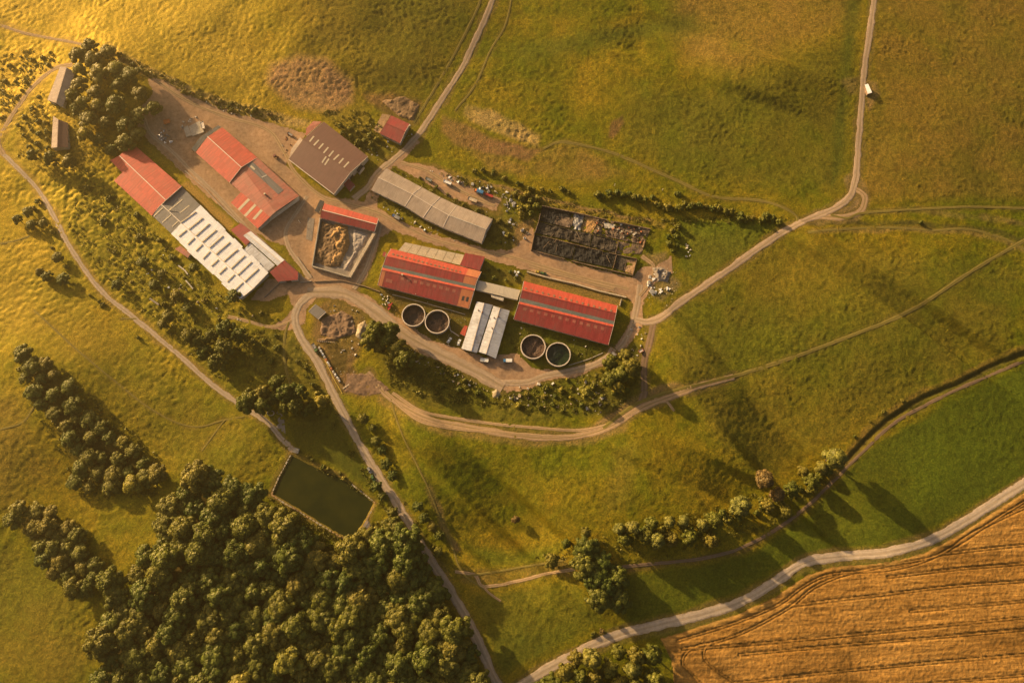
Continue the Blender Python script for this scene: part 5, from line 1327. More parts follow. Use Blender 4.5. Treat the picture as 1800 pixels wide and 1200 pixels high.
# pond edge: kerb stones, gangway, pallets
zpd = zp
t = thing('pond_kerb', 'pale kerb path around three sides of the pond', 'kerb', W(567, 872, zpd))
edge = [(511, 799), (490, 838), (477, 869), (500, 884), (520, 895), (560, 920), (600, 944), (620, 951), (632, 941), (644, 915), (660, 884), (632, 861), (618, 851)]
for k in range(len(edge) - 1):
    n = max(1, int(math.hypot(edge[k][0] - edge[k + 1][0], edge[k][1] - edge[k + 1][1]) / 6))
    for j in range(n):
        f0, f1 = j / n + .02, (j + 1) / n - .02
        a = W(edge[k][0] * (1 - f0) + edge[k + 1][0] * f0, edge[k][1] * (1 - f0) + edge[k + 1][1] * f0, zpd); b = W(edge[k][0] * (1 - f1) + edge[k + 1][0] * f1, edge[k][1] * (1 - f1) + edge[k + 1][1] * f1, zpd)
        mb = MB(); mb.bar(a - [0, 0, 1.2], b - [0, 0, 1.2], random.uniform(.6, 1.0), 1.2 + random.uniform(.02, .12)); mb.build('kerb_stone', random.choice(['limestone', 'sand', 'concrete']), t)
t = thing('pallet_stack', 'grey weathered boards stacked on the bank at the east corner of the pond', 'board stack', W(651, 920, zpd))
for j in range(3):
    for k in range(7):
        a = W(642.5 + k * 1.8 + j, 925 - 12 + k * 2.2 + 6 + j * 1.5, zpd); u = np.array([math.cos(.95), math.sin(.95), 0]) * 2.3
        mb = MB(); mb.bar(a - u + [0, 0, j * .2], a + u + [0, 0, j * .2], .6, .14); mb.build('board', random.choice(['scrap', 'wood']), t)
pad('concrete_pad', 'grey paved forecourt at the end of the gravel lane above the pond', [(466, 738), (490, 722), (499, 732), (502, 762)], 'slab', h=.1, grid=(2, 3))
loose_wall('round_basin', 'small round pale basin at the tree edge of the forecourt', 'basin', [(476 + 6.5 * math.cos(a), 726 + 4.5 * math.sin(a)) for a in np.linspace(0, 6.28, 9)], .7, .5, 'concrete')

# ------------------------------------------------------------------ vehicles and machines (built in their own axes, x forwards)
def veh(name, label, cat, px, py, ang, group=None):
    p = G(px, py)
    t = thing(name, label, cat, (p[0], p[1], p[2] + .17), R(ang), group)
    return t
def wheels(t, xs, y, r, w_=.28):
    for x in xs:
        for s_ in (-1, 1):
            mb = MB(); mb.wheel((x, s_ * y, r), r, w_); wo = mb.build('wheel', 'rubber', t, True)
            mb = MB(); mb.wheel((x, s_ * (y + .03), r), r * .55, w_); mb.build('rim', 'trim', wo, True)
def body(t, nm, mat, prof, y, taper=1.0):
    """a side profile swept across the vehicle, narrower at its top"""
    zs_ = [p[1] for p in prof]; zl, zh = min(zs_), max(zs_)
    f = lambda p: y * (1 - (1 - taper) * (p[1] - zl) / (zh - zl + 1e-6))
    mb = MB(); a = [(p[0], -f(p), p[1]) for p in prof]; b = [(p[0], f(p), p[1]) for p in prof]
    mb.poly(a); mb.poly(b[::-1])
    for i in range(len(prof)):
        j = (i + 1) % len(prof); mb.poly([a[j], a[i], b[i], b[j]])
    return mb.build(nm, mat, t, True)
def car(label, px, py, ang, mat, group=None):
    t = veh('parked_car', label, 'car', px, py, ang, group)
    body(t, 'body', mat, [(-2.2, .35), (2.2, .35), (2.25, .75), (1.1, .95), (-2.15, 1.0), (-2.25, .7)], .88)
    g = body(t, 'cabin', 'glass', [(-1.9, .97), (1.0, .92), (.35, 1.42), (-1.5, 1.45)], .8, .82)
    mb = MB(); mb.box((-.55, 0, 1.43), (1.75, 1.28, .06)); mb.build('roof', mat, g, True)
    for s_ in (-1, 1):
        mb = MB(); mb.box((2.2, s_ * .6, .62), (.12, .34, .16)); mb.build('headlight', 'plastic', t, True)
    wheels(t, (-1.35, 1.35), .8, .33)
def lorry(label, px, py, ang, cabm, boxm, L_=6.2, h=2.8, group=None):
    t = veh('lorry', label, 'lorry', px, py, ang, group)
    mb = MB(); mb.box((0, 0, .55), (L_, .9, .25)); mb.build('chassis', 'rust', t, True)
    c_ = body(t, 'cab', cabm, [(L_ / 2 - 1.7, .6), (L_ / 2, .6), (L_ / 2 + .05, 1.5), (L_ / 2 - .25, 2.4), (L_ / 2 - 1.7, 2.45)], 1.1, .9)
    mb = MB(); mb.bar((L_ / 2 + .06, -.85, 1.55), (L_ / 2 + .06, .85, 1.55), .06, .7, (0.25, 0, 1)); mb.build('windscreen', 'glass', c_, True)
    mb = MB(); mb.box((-.9, 0, .82), (L_ - 1.9, 2.3, h - .82)); b_ = mb.build('load_box', boxm, t, True)
    mb = MB(); mb.box((-.9, 0, h), (L_ - 1.7, 2.38, .08)); mb.build('box_lid', boxm, b_, True)
    wheels(t, (-L_ / 2 + .9, L_ / 2 - .95), 1.0, .46)
def trailer(label, px, py, ang, mat, L_=5, w_=2.2, h=1.6, inner='manure', group=None, axles=(-.5, .6)):
    t = veh('farm_trailer', label, 'trailer', px, py, ang, group)
    mb = MB(); mb.box((0, 0, .75), (L_, w_, .15)); mb.build('bed', 'wood', t, True)
    for s_ in (-1, 1):
        mb = MB(); mb.box((0, s_ * (w_ / 2 - .04), .9), (L_, .08, h - .9)); mb.build('side_board', mat, t, True)
        mb = MB(); mb.box((s_ * (L_ / 2 - .04), 0, .9), (.08, w_ - .18, h - .9)); mb.build('end_board', mat, t, True)
    mb = MB(); mb.box((0, 0, .9), (L_ - .3, w_ - .3, h - 1.15)); mb.build('load', inner, t, True)
    mb = MB(); mb.bar((L_ / 2, 0, .7), (L_ / 2 + 1.3, 0, .55), .14, .14); mb.build('drawbar', 'rust', t, True)
    wheels(t, axles, w_ / 2 - .2, .42)
def tractor(label, px, py, ang, mat):
    t = veh('tractor', label, 'tractor', px, py, ang)
    body(t, 'bonnet', mat, [(.2, .75), (2.1, .75), (2.15, 1.25), (1.9, 1.5), (.2, 1.6)], .42, .85)
    body(t, 'chassis', 'rust', [(-1.2, .55), (1.9, .55), (1.9, .8), (-1.2, .9)], .4)
    c_ = body(t, 'cab', 'glass', [(-1.25, .95), (.25, .95), (.15, 2.45), (-1.15, 2.45)], .78, .9)
    mb = MB(); mb.box((-.5, 0, 2.45), (1.6, 1.65, .12)); mb.build('cab_roof', mat, c_, True)
    for s_ in (-1, 1):
        mb = MB(); mb.wheel((-.75, s_ * .95, .82), .82, .45, 18); w_ = mb.build('rear_wheel', 'rubber', t, True)
        mb = MB(); mb.wheel((-.75, s_ * .99, .82), .45, .45); mb.build('rim', 'yellow', w_, True)
        mb = MB(); mb.wheel((1.45, s_ * .75, .48), .48, .3); mb.build('front_wheel', 'rubber', t, True)
        mb = MB(); mb.box((-.8, s_ * .95, 1.62), (1.3, .5, .08)); mb.build('mudguard', mat, t, True)
    mb = MB(); mb.bar((1.5, .3, 1.5), (1.5, .3, 2.3), .09, .09, (1, 0, 0)); mb.build('exhaust', 'rust', t, True)
lorry('white-bodied lorry with a blue cab on the turning yard', 892.5, 634.5, 180, 'blue', 'plastic', 6.0, 2.4)
trailer('white box trailer parked against the gable of the zinc sheds', 851.5, 633.5, -6, 'plastic', 5.8, 2.4, 1.9, 'plastic')
car('white car standing askew beside the second slurry tank', 790, 598.5, 58, 'plastic')
car('white car parked close to the west zinc shed', 807, 602, 74, 'plastic')
lorry('blue lorry with an orange front in the scrapyard', 842, 338.5, 158, 'orangepaint', 'blue', 6.6, 2.8)
trailer('dark red open trailer behind the blue lorry', 859, 344.5, -19, 'maroon', 7.0, 2.3, 1.7, 'redpaint')
trailer('white covered trailer standing in the sandy scrapyard', 787, 322.5, -24, 'plastic', 6.2, 2.2, 2.2, 'plastic')
car('pale green car parked by the low wall opposite the ruin', 955, 481, -14, 'greenpaint')
car('yellowish car parked tail to tail by the low wall opposite the ruin', 946.5, 478.5, -14, 'yellow')
tractor('green and yellow tractor parked at the roadside below the hairpin', 557.5, 618, -58, 'greenpaint')
trailer('grey flat trailer coupled behind the roadside tractor', 552.5, 609, -58, 'scrap', 4.2, 2.1, 1.3, 'scrap')
lorry('dark lorry with a white roof parked under the grey barn eave', 697, 383, 150, 'navy', 'scrap', 6.2, 2.3)
tractor('red tractor among white bags beside the tank-side barn', 687, 537, 52, 'redpaint')
trailer('red implement trailer below the tank-side barn', 684.5, 541, 55, 'redpaint', 3.6, 2.0, 1.2, 'redpaint')
trailer('dark green trailer with a load of scrap behind the grey barn', 754, 317, -28, 'greenpaint', 5, 2.2, 1.5, 'scrap')
trailer('cream box trailer at the top of the yard beside the concrete pads', 358, 222.5, -72, 'trim', 6.2, 2.4, 2.0, 'trim')
trailer('orange tarpaulin-covered trailer at the top of the yard', 294.5, 215.5, 15, 'orangepaint', 4.6, 3.6, 1.4, 'orangepaint')
car('grey car under the trees beside the long pale road', 650, 826, -58, 'scrap')
car('dark green car half hidden by bushes beside the long pale road', 656, 840, -60, 'greenpaint')
tractor('old dark tractor standing west of the brown barn', 485.5, 276.5, -20, 'maroon')
trailer('dark red trailer standing in the yard corner by the brown barn', 511, 237.5, -35, 'maroon', 4.6, 1.8, 1.3, 'scrap')
trailer('red trailer beside the dump track east of the farm', 1126, 617, 30, 'redpaint', 3.4, 2.2, 1.4, 'pale')
trailer('weathered timber trailer lying behind the grey barn', 831, 352, -22, 'wood', 7.2, 3.0, 1.3, 'cream_slab')
trailer('dark trailer parked by the black south corner of the eastern barn', 1078, 622, -40, 'maroon', 4.4, 2.2, 1.5, 'scrap')

# bales and pallets in a row along the road
t = None
row = [(562, 612), (565, 617.5), (568, 623), (571, 628), (574, 633), (577, 638), (580, 643), (583, 648.5), (586.5, 654), (590, 659), (594, 664.5), (597, 669.5)]
for k, (a, b) in enumerate(row):
    p = G(a, b); m_ = ['pale', 'plastic', 'plastic', 'pale', 'orange', 'plastic', 'cream_slab', 'orange', 'pale', 'plastic', 'plastic', 'pale'][k]
    t = thing('wrapped_bale', 'wrapped pale bale in the row along the bend road', 'bale', (p[0], p[1], p[2]), random.uniform(-.3, .3) - 1.05, 'bales in a row by the road')
    body(t, 'wrap', m_, [(-.9, .2), (-.7, 0), (.7, 0), (.9, .2), (.95, .9), (.7, 1.2), (-.7, 1.25), (-.95, .95)], .65, .9)
    mb = MB(); mb.box((0, 0, 1.16), (.12, 1.1, .12)); mb.build('strap', 'rubber', t, True)
loose_wall('timber_rail', 'long timber rail lying along the bales at the road edge', 'rail', [(567, 624), (587, 666), (602, 692)], .3, .5, 'yellow')
loose_wall('timber_rail', 'short pale timber lying across the track below the bales', 'rail', [(603, 683), (614, 675)], .4, .8, 'cream_slab')
for k in range(9):
    p = G(561 + k * 3.4, 600.5 + k * .25)
    t = thing('wooden_stake', 'pale stake in the row below the dug soil bank', 'stake', p, 0, 'stakes along the soil bank')
    mb = MB(); mb.prism([(-.12, -.12), (.12, -.12), (.12, .12), (-.12, .12)], -.4, 1.8); mb.build('shaft', 'pale', t, True)
    mb = MB(); mb.prism([(-.2, -.2), (.2, -.2), (.2, .2), (-.2, .2)], 1.8, 1.95); mb.build('cap', 'trim', t, True)
for nm, lb, a, b, h in (('white_post', 'white post standing in the hedge above the burnt-out barn', 1080, 327, 3.2), ('white_post', 'pale post on the meadow edge north of the ruin', 1164, 335, 2.4), ('white_post', 'thin white pole at the corner of the manure yard path', 528, 392, 4.5), ('white_post', 'pale vent pipe on the eave side of the tank-side barn', 732, 520, 4.4)):
    p = G(a, b); t = thing(nm, lb, 'post', p)
    mb = MB(); mb.prism([(.16 * math.cos(k), .16 * math.sin(k)) for k in (0, 1.05, 2.1, 3.14, 4.2, 5.25)], -.5, h); mb.build('shaft', 'plastic', t, True)
    mb = MB(); mb.prism([(.26 * math.cos(k), .26 * math.sin(k)) for k in (0, 1.05, 2.1, 3.14, 4.2, 5.25)], h, h + .2); mb.build('cap', 'trim', t, True)

# soil heaps and banks
heap('soil_heap', 'brown dug-soil heap inside the hairpin bend', 'heap', [(565, 560), (600, 545), (622, 555), (628, 585), (590, 598), (562, 590)], .9, 'soil', 400, base_z([(595, 570)]), rough=1.0)
heap('soil_heap', 'dark strip of soil bank above the row of stakes', 'heap', [(552, 596), (592, 590), (596, 600), (560, 603)], 1.3, 'manure', 410, base_z([(575, 598)]), rough=.8)
heap('stone_heap', 'rounded yellow-grey earth bank beside the clump of trees', 'heap', [(628, 570), (642, 562), (648, 575), (636, 600), (624, 590)], 2.4, 'limestone', 420, base_z([(635, 585)]), rough=.6)
heap('soil_heap', 'churned brown soil spread below the track start', 'heap', [(608, 655), (650, 655), (690, 685), (650, 698), (604, 690)], .3, 'soil', 430, base_z([(640, 680)]), rough=1.2)
heap('soil_heap', 'dark muck heap above the little red-roofed house', 'heap', [(668, 178), (712, 170), (738, 185), (728, 215), (700, 205)], .9, 'manure', 450, base_z([(705, 190)]), rough=.8, slope=True)
heap('stone_heap', 'round pale stone mound at the tip of the turning yard', 'heap', [(864, 688), (874, 683), (882, 692), (876, 702), (866, 700)], 1.8, 'limestone', 460, base_z([(873, 693)]), rough=.6, step=.45)
heap('stone_heap', 'rough grey rubble mound under white sheets east of the ruin', 'heap', [(1145, 470), (1165, 468), (1180, 478), (1175, 498), (1155, 495)], 1.4, 'slab', 470, base_z([(1160, 482)]), rough=1.0, step=.45)

# ------------------------------------------------------------------ debris, each piece its own
def chunk_mesh(seed, flat, mat):
    r = np.random.default_rng(seed)
    mb = MB()
    n = 6
    a = np.sort(r.uniform(0, 2 * math.pi, n)); rad = r.uniform(.6, 1.0, n)
    lo = [(rad[k] * math.cos(a[k]), rad[k] * math.sin(a[k]), -.3) for k in range(n)]
    hi = [(x * r.uniform(.6, .9), y * r.uniform(.6, .9), flat * r.uniform(.6, 1.0)) for x, y, _ in lo]
    mb.poly(hi); mb.poly(lo[::-1])
    for k in range(n):
        j = (k + 1) % n; mb.poly([lo[k], lo[j], hi[j], hi[k]])
    o = mb.build('rubble_chunk', mat); me = o.data; bpy.data.objects.remove(o); return me
CH = {m_: [chunk_mesh(s_ * 7 + k, fl, m_) for k, fl in enumerate((.4, .6, .9, .25))] for s_, m_ in enumerate(('pale', 'plastic', 'scrap', 'concrete', 'limestone', 'rust', 'wood', 'darkwood'))}
def scatter(name, label, cat, group, poly, n, mats, lo, hi, flat=1.0):
    P = np.array(poly, float); k = 0; tries = 0
    while k < n and tries < n * 60:
        tries += 1
        a, b = rng.uniform(P[:, 0].min(), P[:, 0].max()), rng.uniform(P[:, 1].min(), P[:, 1].max())
        if not in_poly(np.array(a), np.array(b), poly): continue
        p = G(a, b); s_ = 1.4 * (lo + (hi - lo) * rng.random() ** 1.7)
        o = put(name, random.choice(CH[random.choice(mats)]), p + [0, 0, .05], random.uniform(0, 6), (s_, s_ * random.uniform(.55, 1.0), s_ * flat))
        meta(o, label, cat, group); k += 1
scatter('rubble_chunk', 'pale rubble chunk in the weedy dump below the turning yard', 'rubble chunk', 'rubble in the dump below the turning yard', [(885, 690), (940, 668), (1060, 655), (1098, 680), (1085, 722), (1020, 735), (920, 715)], 62, ['pale', 'concrete', 'limestone', 'pale', 'wood'], .45, 1.8)
scatter('scrap_piece', 'grey or white scrap piece in the yard north of the grey barn', 'scrap', 'scrap north of the grey barn', [(755, 300), (800, 308), (850, 322), (900, 338), (905, 365), (890, 365), (850, 338), (790, 318)], 46, ['scrap', 'plastic', 'scrap', 'concrete'], .5, 1.7)
scatter('scrap_piece', 'white sheet scrap on the heap east of the ruin', 'scrap', 'white sheets east of the ruin', [(1140, 478), (1160, 475), (1182, 490), (1176, 510), (1150, 520), (1132, 512)], 24, ['plastic', 'plastic', 'pale', 'scrap'], .7, 2.4, .6)
scatter('boulder', 'white boulder on the green strip east of the ruin', 'boulder', 'boulders east of the ruin', [(1205, 425), (1216, 425), (1212, 455), (1202, 455)], 8, ['plastic', 'pale'], .6, 1.3)
scatter('rubble_chunk', 'rubble chunk on the grass along the south side of the grey barn', 'rubble chunk', 'rubble south of the grey barn', [(655, 345), (700, 370), (780, 410), (840, 435), (835, 440), (760, 412), (680, 375), (650, 352)], 26, ['pale', 'concrete', 'plastic', 'rust'], .4, 1.4)
scatter('rubble_chunk', 'rubble chunk on the bare soil inside the hairpin bend', 'rubble chunk', 'rubble inside the hairpin bend', [(560, 540), (600, 530), (640, 555), (650, 580), (612, 650), (590, 640), (600, 600)], 22, ['pale', 'plastic', 'darkwood', 'concrete'], .4, 1.3)
scatter('rubble_chunk', 'bank stone on the slope below the tank road', 'rubble chunk', 'stones on the slope below the tank road', [(690, 595), (740, 625), (800, 655), (860, 685), (850, 692), (790, 668), (720, 630)], 40, ['limestone', 'pale', 'limestone', 'plastic'], .4, 1.5)
scatter('scrap_piece', 'scrap piece on the weedy island at the top of the yard', 'scrap', 'scrap on the top yard island', [(275, 222), (296, 220), (305, 255), (290, 262), (278, 240)], 20, ['scrap', 'plastic', 'scrap', 'wood'], .6, 2.0, .7)
scatter('scrap_piece', 'scrap piece beside the concrete pads at the top of the yard', 'scrap', 'scrap around the concrete pads', [(315, 215), (345, 203), (352, 210), (330, 216), (322, 240)], 14, ['pale', 'scrap', 'cream' if 'cream' in CH else 'concrete'], .5, 1.4)
scatter('white_bag', 'white bag in the heap below the tank-side barn', 'bag', 'white bags below the tank-side barn', [(666, 516), (684, 520), (686, 535), (672, 537)], 12, ['plastic', 'pale'], .6, 1.2)
scatter('rubble_chunk', 'rubble chunk on the grass south east of the eastern red barn', 'rubble chunk', 'rubble south east of the eastern barn', [(1108, 570), (1140, 575), (1130, 620), (1100, 650), (1085, 640), (1100, 605)], 24, ['pale', 'concrete', 'plastic', 'limestone'], .4, 1.2)
scatter('rubble_chunk', 'rubble chunk between the grey barn and the ruin', 'rubble chunk', 'rubble between the grey barn and the ruin', [(880, 365), (925, 360), (932, 420), (905, 440), (885, 430)], 30, ['concrete', 'darkwood', 'pale', 'plastic', 'scrap'], .5, 1.6)
scatter('white_tarpaulin', 'crumpled white tarpaulin piece at the west end of the low wall', 'tarpaulin', 'white tarpaulin by the low wall', [(902, 474), (912, 473), (912, 484), (903, 486)], 8, ['plastic'], .9, 1.7)
scatter('rubble_chunk', 'pale stone around the western gable of the brown barn', 'rubble chunk', 'stones west of the brown barn', [(482, 268), (505, 230), (520, 250), (500, 285)], 10, ['darkwood', 'concrete', 'rust'], .5, 1.3)
scatter('rubble_chunk', 'rubble chunk on the weedy verge by the north road', 'rubble chunk', 'rubble along the north road', [(640, 262), (690, 240), (725, 205), (740, 215), (700, 275), (650, 285)], 26, ['pale', 'plastic', 'concrete'], .35, 1.1)
scatter('rubble_chunk', 'pale rubble chunk in the scrub south of the long white barn', 'rubble chunk', 'rubble in the scrub by the white barn', [(240, 430), (300, 450), (400, 540), (470, 560), (420, 570), (330, 540), (260, 490)], 30, ['pale', 'concrete', 'plastic', 'limestone'], .4, 1.3)
scatter('rubble_chunk', 'rubble chunk in the grass around the east tanks', 'rubble chunk', 'rubble around the east tanks', [(885, 560), (910, 570), (1060, 610), (1040, 630), (1005, 620), (900, 600)], 16, ['concrete', 'pale', 'rust'], .4, 1.2)
scatter('rubble_chunk', 'stone on the bright bank below the top left hedge', 'stone', 'stones along the hedge bank', [(330, 165), (380, 178), (470, 205), (460, 215), (370, 190)], 16, ['pale', 'limestone'], .4, 1.0)
# gravel and crumbs nobody could count
def crumbs(name, label, polys, n, mat, lo, hi, seed):
    r = np.random.default_rng(seed); V = []; F = []
    for poly, m_ in polys:
        P = np.array(poly, float); need = m_
        a = r.uniform(P[:, 0].min(), P[:, 0].max(), need * 3); b = r.uniform(P[:, 1].min(), P[:, 1].max(), need * 3)
        k = in_poly(a, b, poly); a, b = a[k][:need], b[k][:need]
        p = G(a, b)
        for c_ in p:
            s_ = lo + (hi - lo) * r.random() ** 3; i = len(V)
            q = r.uniform(.5, 1, 5) * s_
            V += [c_ + [q[0], 0, -.05], c_ + [0, q[1], -.05], c_ + [-q[2], 0, -.05], c_ + [0, -q[3], -.05], c_ + [0, 0, q[4] * .8]]
            F += [(i, i + 1, i + 4), (i + 1, i + 2, i + 4), (i + 2, i + 3, i + 4), (i + 3, i, i + 4)]
    me = np_mesh(name, np.array(V), np.array(F), mat); meta(put(name, me), label, None, None, 'stuff')
crumbs('rubble', 'small scattered stones and rubbish over the farmyard edges', [([(640, 290), (900, 330), (930, 440), (700, 400)], 260), ([(860, 670), (1100, 650), (1090, 730), (900, 720)], 240), ([(1120, 430), (1200, 470), (1190, 530), (1120, 560)], 160), ([(550, 530), (650, 540), (620, 690), (570, 640)], 140), ([(930, 360), (1145, 400), (1112, 480), (935, 440)], 300), ([(660, 500), (830, 550), (830, 630), (700, 570)], 130)], 0, 'pale', .15, .6, 5)

# ------------------------------------------------------------------ vegetation
def crown(seed, R_, H, nl, q, leaf, mat, low=.15, spread=.62, lob=1.0):
    """a crown of unit-like lobes, each a shell of leaf clumps round a dark core"""
    r = np.random.default_rng(seed)
    L_ = []
    for k in range(nl):
        a = k * 2.39996 + r.uniform(-.5, .5); f = math.sqrt((k + .5) / nl)
        rad = R_ * lob * (.25 + .19 * r.random()) * (1.12 - .3 * f)
        d = R_ * spread * f * r.uniform(.85, 1.15)
        zc_ = H * (low + (1 - low) * (1 - .75 * f * f) * r.uniform(.72, 1.0)) - rad * .55
        L_.append((d * math.cos(a), d * math.sin(a), zc_, rad))
    L_ = np.array(L_)
    V = []; Fq = []
    # cores
    ic = [(0, 0, 1), (.894, 0, .447), (.276, .851, .447), (-.724, .526, .447), (-.724, -.526, .447), (.276, -.851, .447), (.724, .526, -.447), (-.276, .851, -.447), (-.894, 0, -.447), (-.276, -.851, -.447), (.724, -.526, -.447), (0, 0, -1)]
    it = [(0, 1, 2), (0, 2, 3), (0, 3, 4), (0, 4, 5), (0, 5, 1), (1, 6, 2), (2, 7, 3), (3, 8, 4), (4, 9, 5), (5, 10, 1), (2, 6, 7), (3, 7, 8), (4, 8, 9), (5, 9, 10), (1, 10, 6), (6, 11, 7), (7, 11, 8), (8, 11, 9), (9, 11, 10), (10, 11, 6)]
    tri = []; smooth_n = 0
    ev, ef = list(ic), []
    mid = {}
    def md(i, j):
        k = (min(i, j), max(i, j))
        if k not in mid:
            q_ = np.array(ev[i]) + np.array(ev[j]); q_ = q_ / np.linalg.norm(q_); mid[k] = len(ev); ev.append(tuple(q_))
        return mid[k]
    for i, j, k in it:
        a_, b_, c_ = md(i, j), md(j, k), md(k, i); ef += [(i, a_, c_), (a_, j, b_), (c_, b_, k), (a_, b_, c_)]
    for x, y, z, rr in L_:
        b = len(V); dsp = r.uniform(.86, 1.0, len(ev)); V += [(x + rr * d_ * a, y + rr * d_ * c_, z + rr * d_ * .9 * e) for (a, c_, e), d_ in zip(ev, dsp)]; tri += [(b + i, b + j, b + k) for i, j, k in ef]
    # leaf clumps
    for j, (x, y, z, rr) in enumerate(L_):
        n = int(q * rr * rr / (leaf * leaf))
        v = r.normal(size=(n, 3)); v /= np.linalg.norm(v, axis=1)[:, None]
        v = v[v[:, 2] > -.55]
        sh_ = r.uniform(.92, 1.06, len(v))[:, None]
        p = np.array([x, y, z]) + v * rr * sh_ * [1, 1, .92]
        ok = np.ones(len(p), bool)
        for k, l in enumerate(L_):
            if k != j: ok &= np.linalg.norm(p - l[:3], axis=1) > l[3] * .82
        p, v = p[ok], v[ok]
        nn = v + r.normal(size=v.shape) * .28; nn /= np.linalg.norm(nn, axis=1)[:, None]
        t1 = np.cross(nn, r.normal(size=nn.shape)); t1 /= np.linalg.norm(t1, axis=1)[:, None]; t2 = np.cross(nn, t1)
        s1 = leaf * r.uniform(.5, 1.0, len(p))[:, None]; s2 = leaf * r.uniform(.4, .8, len(p))[:, None]
        b = len(V)
        Q = np.stack([p - t1 * s1, p - t2 * s2 - nn * .06 , p + t1 * s1, p + t2 * s2 + nn * .08], 1).reshape(-1, 3)
        V += [tuple(c_) for c_ in Q]
        for m_ in range(len(p)):
            i = b + m_ * 4; tri += [(i, i + 1, i + 2), (i, i + 2, i + 3)]
    return np_mesh('crown', np.array(V), np.array(tri), mat)

def trunk(seed, r0, h, mat='bark'):
    r = np.random.default_rng(seed); mb = MB(); n = 7
    def limb(a, b, ra, rb):
        a, b = np.array(a, float), np.array(b, float); d = (b - a) / np.linalg.norm(b - a); x = np.cross(d, [.3, .9, .2]); x /= np.linalg.norm(x); y = np.cross(d, x)
        A = [a + (x * math.cos(k * 2 * math.pi / n) + y * math.sin(k * 2 * math.pi / n)) * ra for k in range(n)]; B = [b + (x * math.cos(k * 2 * math.pi / n) + y * math.sin(k * 2 * math.pi / n)) * rb for k in range(n)]
        for k in range(n): mb.poly([A[k], A[(k + 1) % n], B[(k + 1) % n], B[k]])
        mb.poly(B)
    m_ = (r.uniform(-.2, .2), r.uniform(-.2, .2), h * .45)
    limb((0, 0, -.6), m_, r0 * 1.35, r0 * .85); limb(m_, (0, 0, h), r0 * .85, r0 * .3)
    for k in range(4):
        a = k * 1.6 + r.uniform(-.4, .4); z = h * (.42 + .1 * k); limb((m_[0], m_[1], z), (math.cos(a) * h * .28, math.sin(a) * h * .28, z + h * .28), r0 * .45, r0 * .15)
    o = mb.build('trunk', mat); me = o.data; bpy.data.objects.remove(o); return me

TR = {'leaf': [crown(500 + k, 5.0, 7.6, 22 + k, 7.5, .36, 'leaf', .15, .70, .78) for k in range(5)],
      'leafdark': [crown(520 + k, 5.2, 7.6, 34 + k, 7.5, .33, 'leafdark', .2, .78, .64) for k in range(6)],
      'leafpale': [crown(540 + k, 4.6, 8.0, 18, 5.5, .40, 'leafpale') for k in range(2)],
      'leafgold': [crown(550 + k, 4.2, 8.0, 13, 5.5, .40, 'leafgold') for k in range(2)],
      'leafrusset': [crown(560 + k, 4.6, 7.6, 16, 6.0, .40, 'leafrusset') for k in range(2)]}
TK = [trunk(600 + k, .30, 7.0) for k in range(3)]
BU = {'leaf': [crown(620 + k, 1.9, 2.3, 7, 6.0, .30, 'leaf', .1, .6) for k in range(4)],
      'leafdark': [crown(630 + k, 1.9, 2.3, 7, 6.0, .30, 'leafdark', .1, .6) for k in range(3)],
      'leafgold': [crown(640 + k, 1.8, 2.1, 8, 5.0, .28, 'leafgold', .1, .6) for k in range(2)],
      'weeds': [crown(645 + k, 1.9, 1.8, 8, 5.0, .28, 'weeds', .1, .68) for k in range(3)],
      'leafrusset': [crown(650 + k, 1.8, 2.0, 7, 5.0, .28, 'leafrusset', .1, .6) for k in range(2)]}

def tree(label, group, px, py, dpx, kind, hf=1.0, name=None):
    """a tree whose crown is dpx photo pixels across and centred at px, py"""
    R0 = {'leaf': 5.0, 'leafdark': 5.2, 'leafpale': 4.6, 'leafgold': 4.2, 'leafrusset': 4.6}[kind]
    s_ = dpx * mpp(px, py) / 2 / R0 * 1.06
    p = G(px, py, 6.0 * s_ * hf)
    z = land(p[0], p[1])
    name = name or ('broadleaf_tree' if dpx > 30.5 else 'small_tree')
    t = thing(name, label, 'tree' if dpx > 30.5 else 'small tree', (p[0], p[1], z), random.uniform(0, 6.28), group)
    t.scale = (s_, s_, s_ * hf * random.uniform(.92, 1.1))
    put('trunk', random.choice(TK), parent=t)
    put('crown', random.choice(TR[kind]), (0, 0, 2.3), parent=t)
    return t

def poisson(poly, d, seed, fill=1.0):
    r = np.random.default_rng(seed); P = np.array(poly, float); out = []
    area = abs(sum(P[i][0] * P[(i + 1) % len(P)][1] - P[(i + 1) % len(P)][0] * P[i][1] for i in range(len(P)))) / 2
    for _ in range(int(area / (d * d) * 30) + 60):
        a, b = r.uniform(P[:, 0].min(), P[:, 0].max()), r.uniform(P[:, 1].min(), P[:, 1].max())
        if in_poly(np.array(a), np.array(b), poly) and all((a - x) ** 2 + (b - y) ** 2 > d * d for x, y in out): out.append((a, b))
    return out

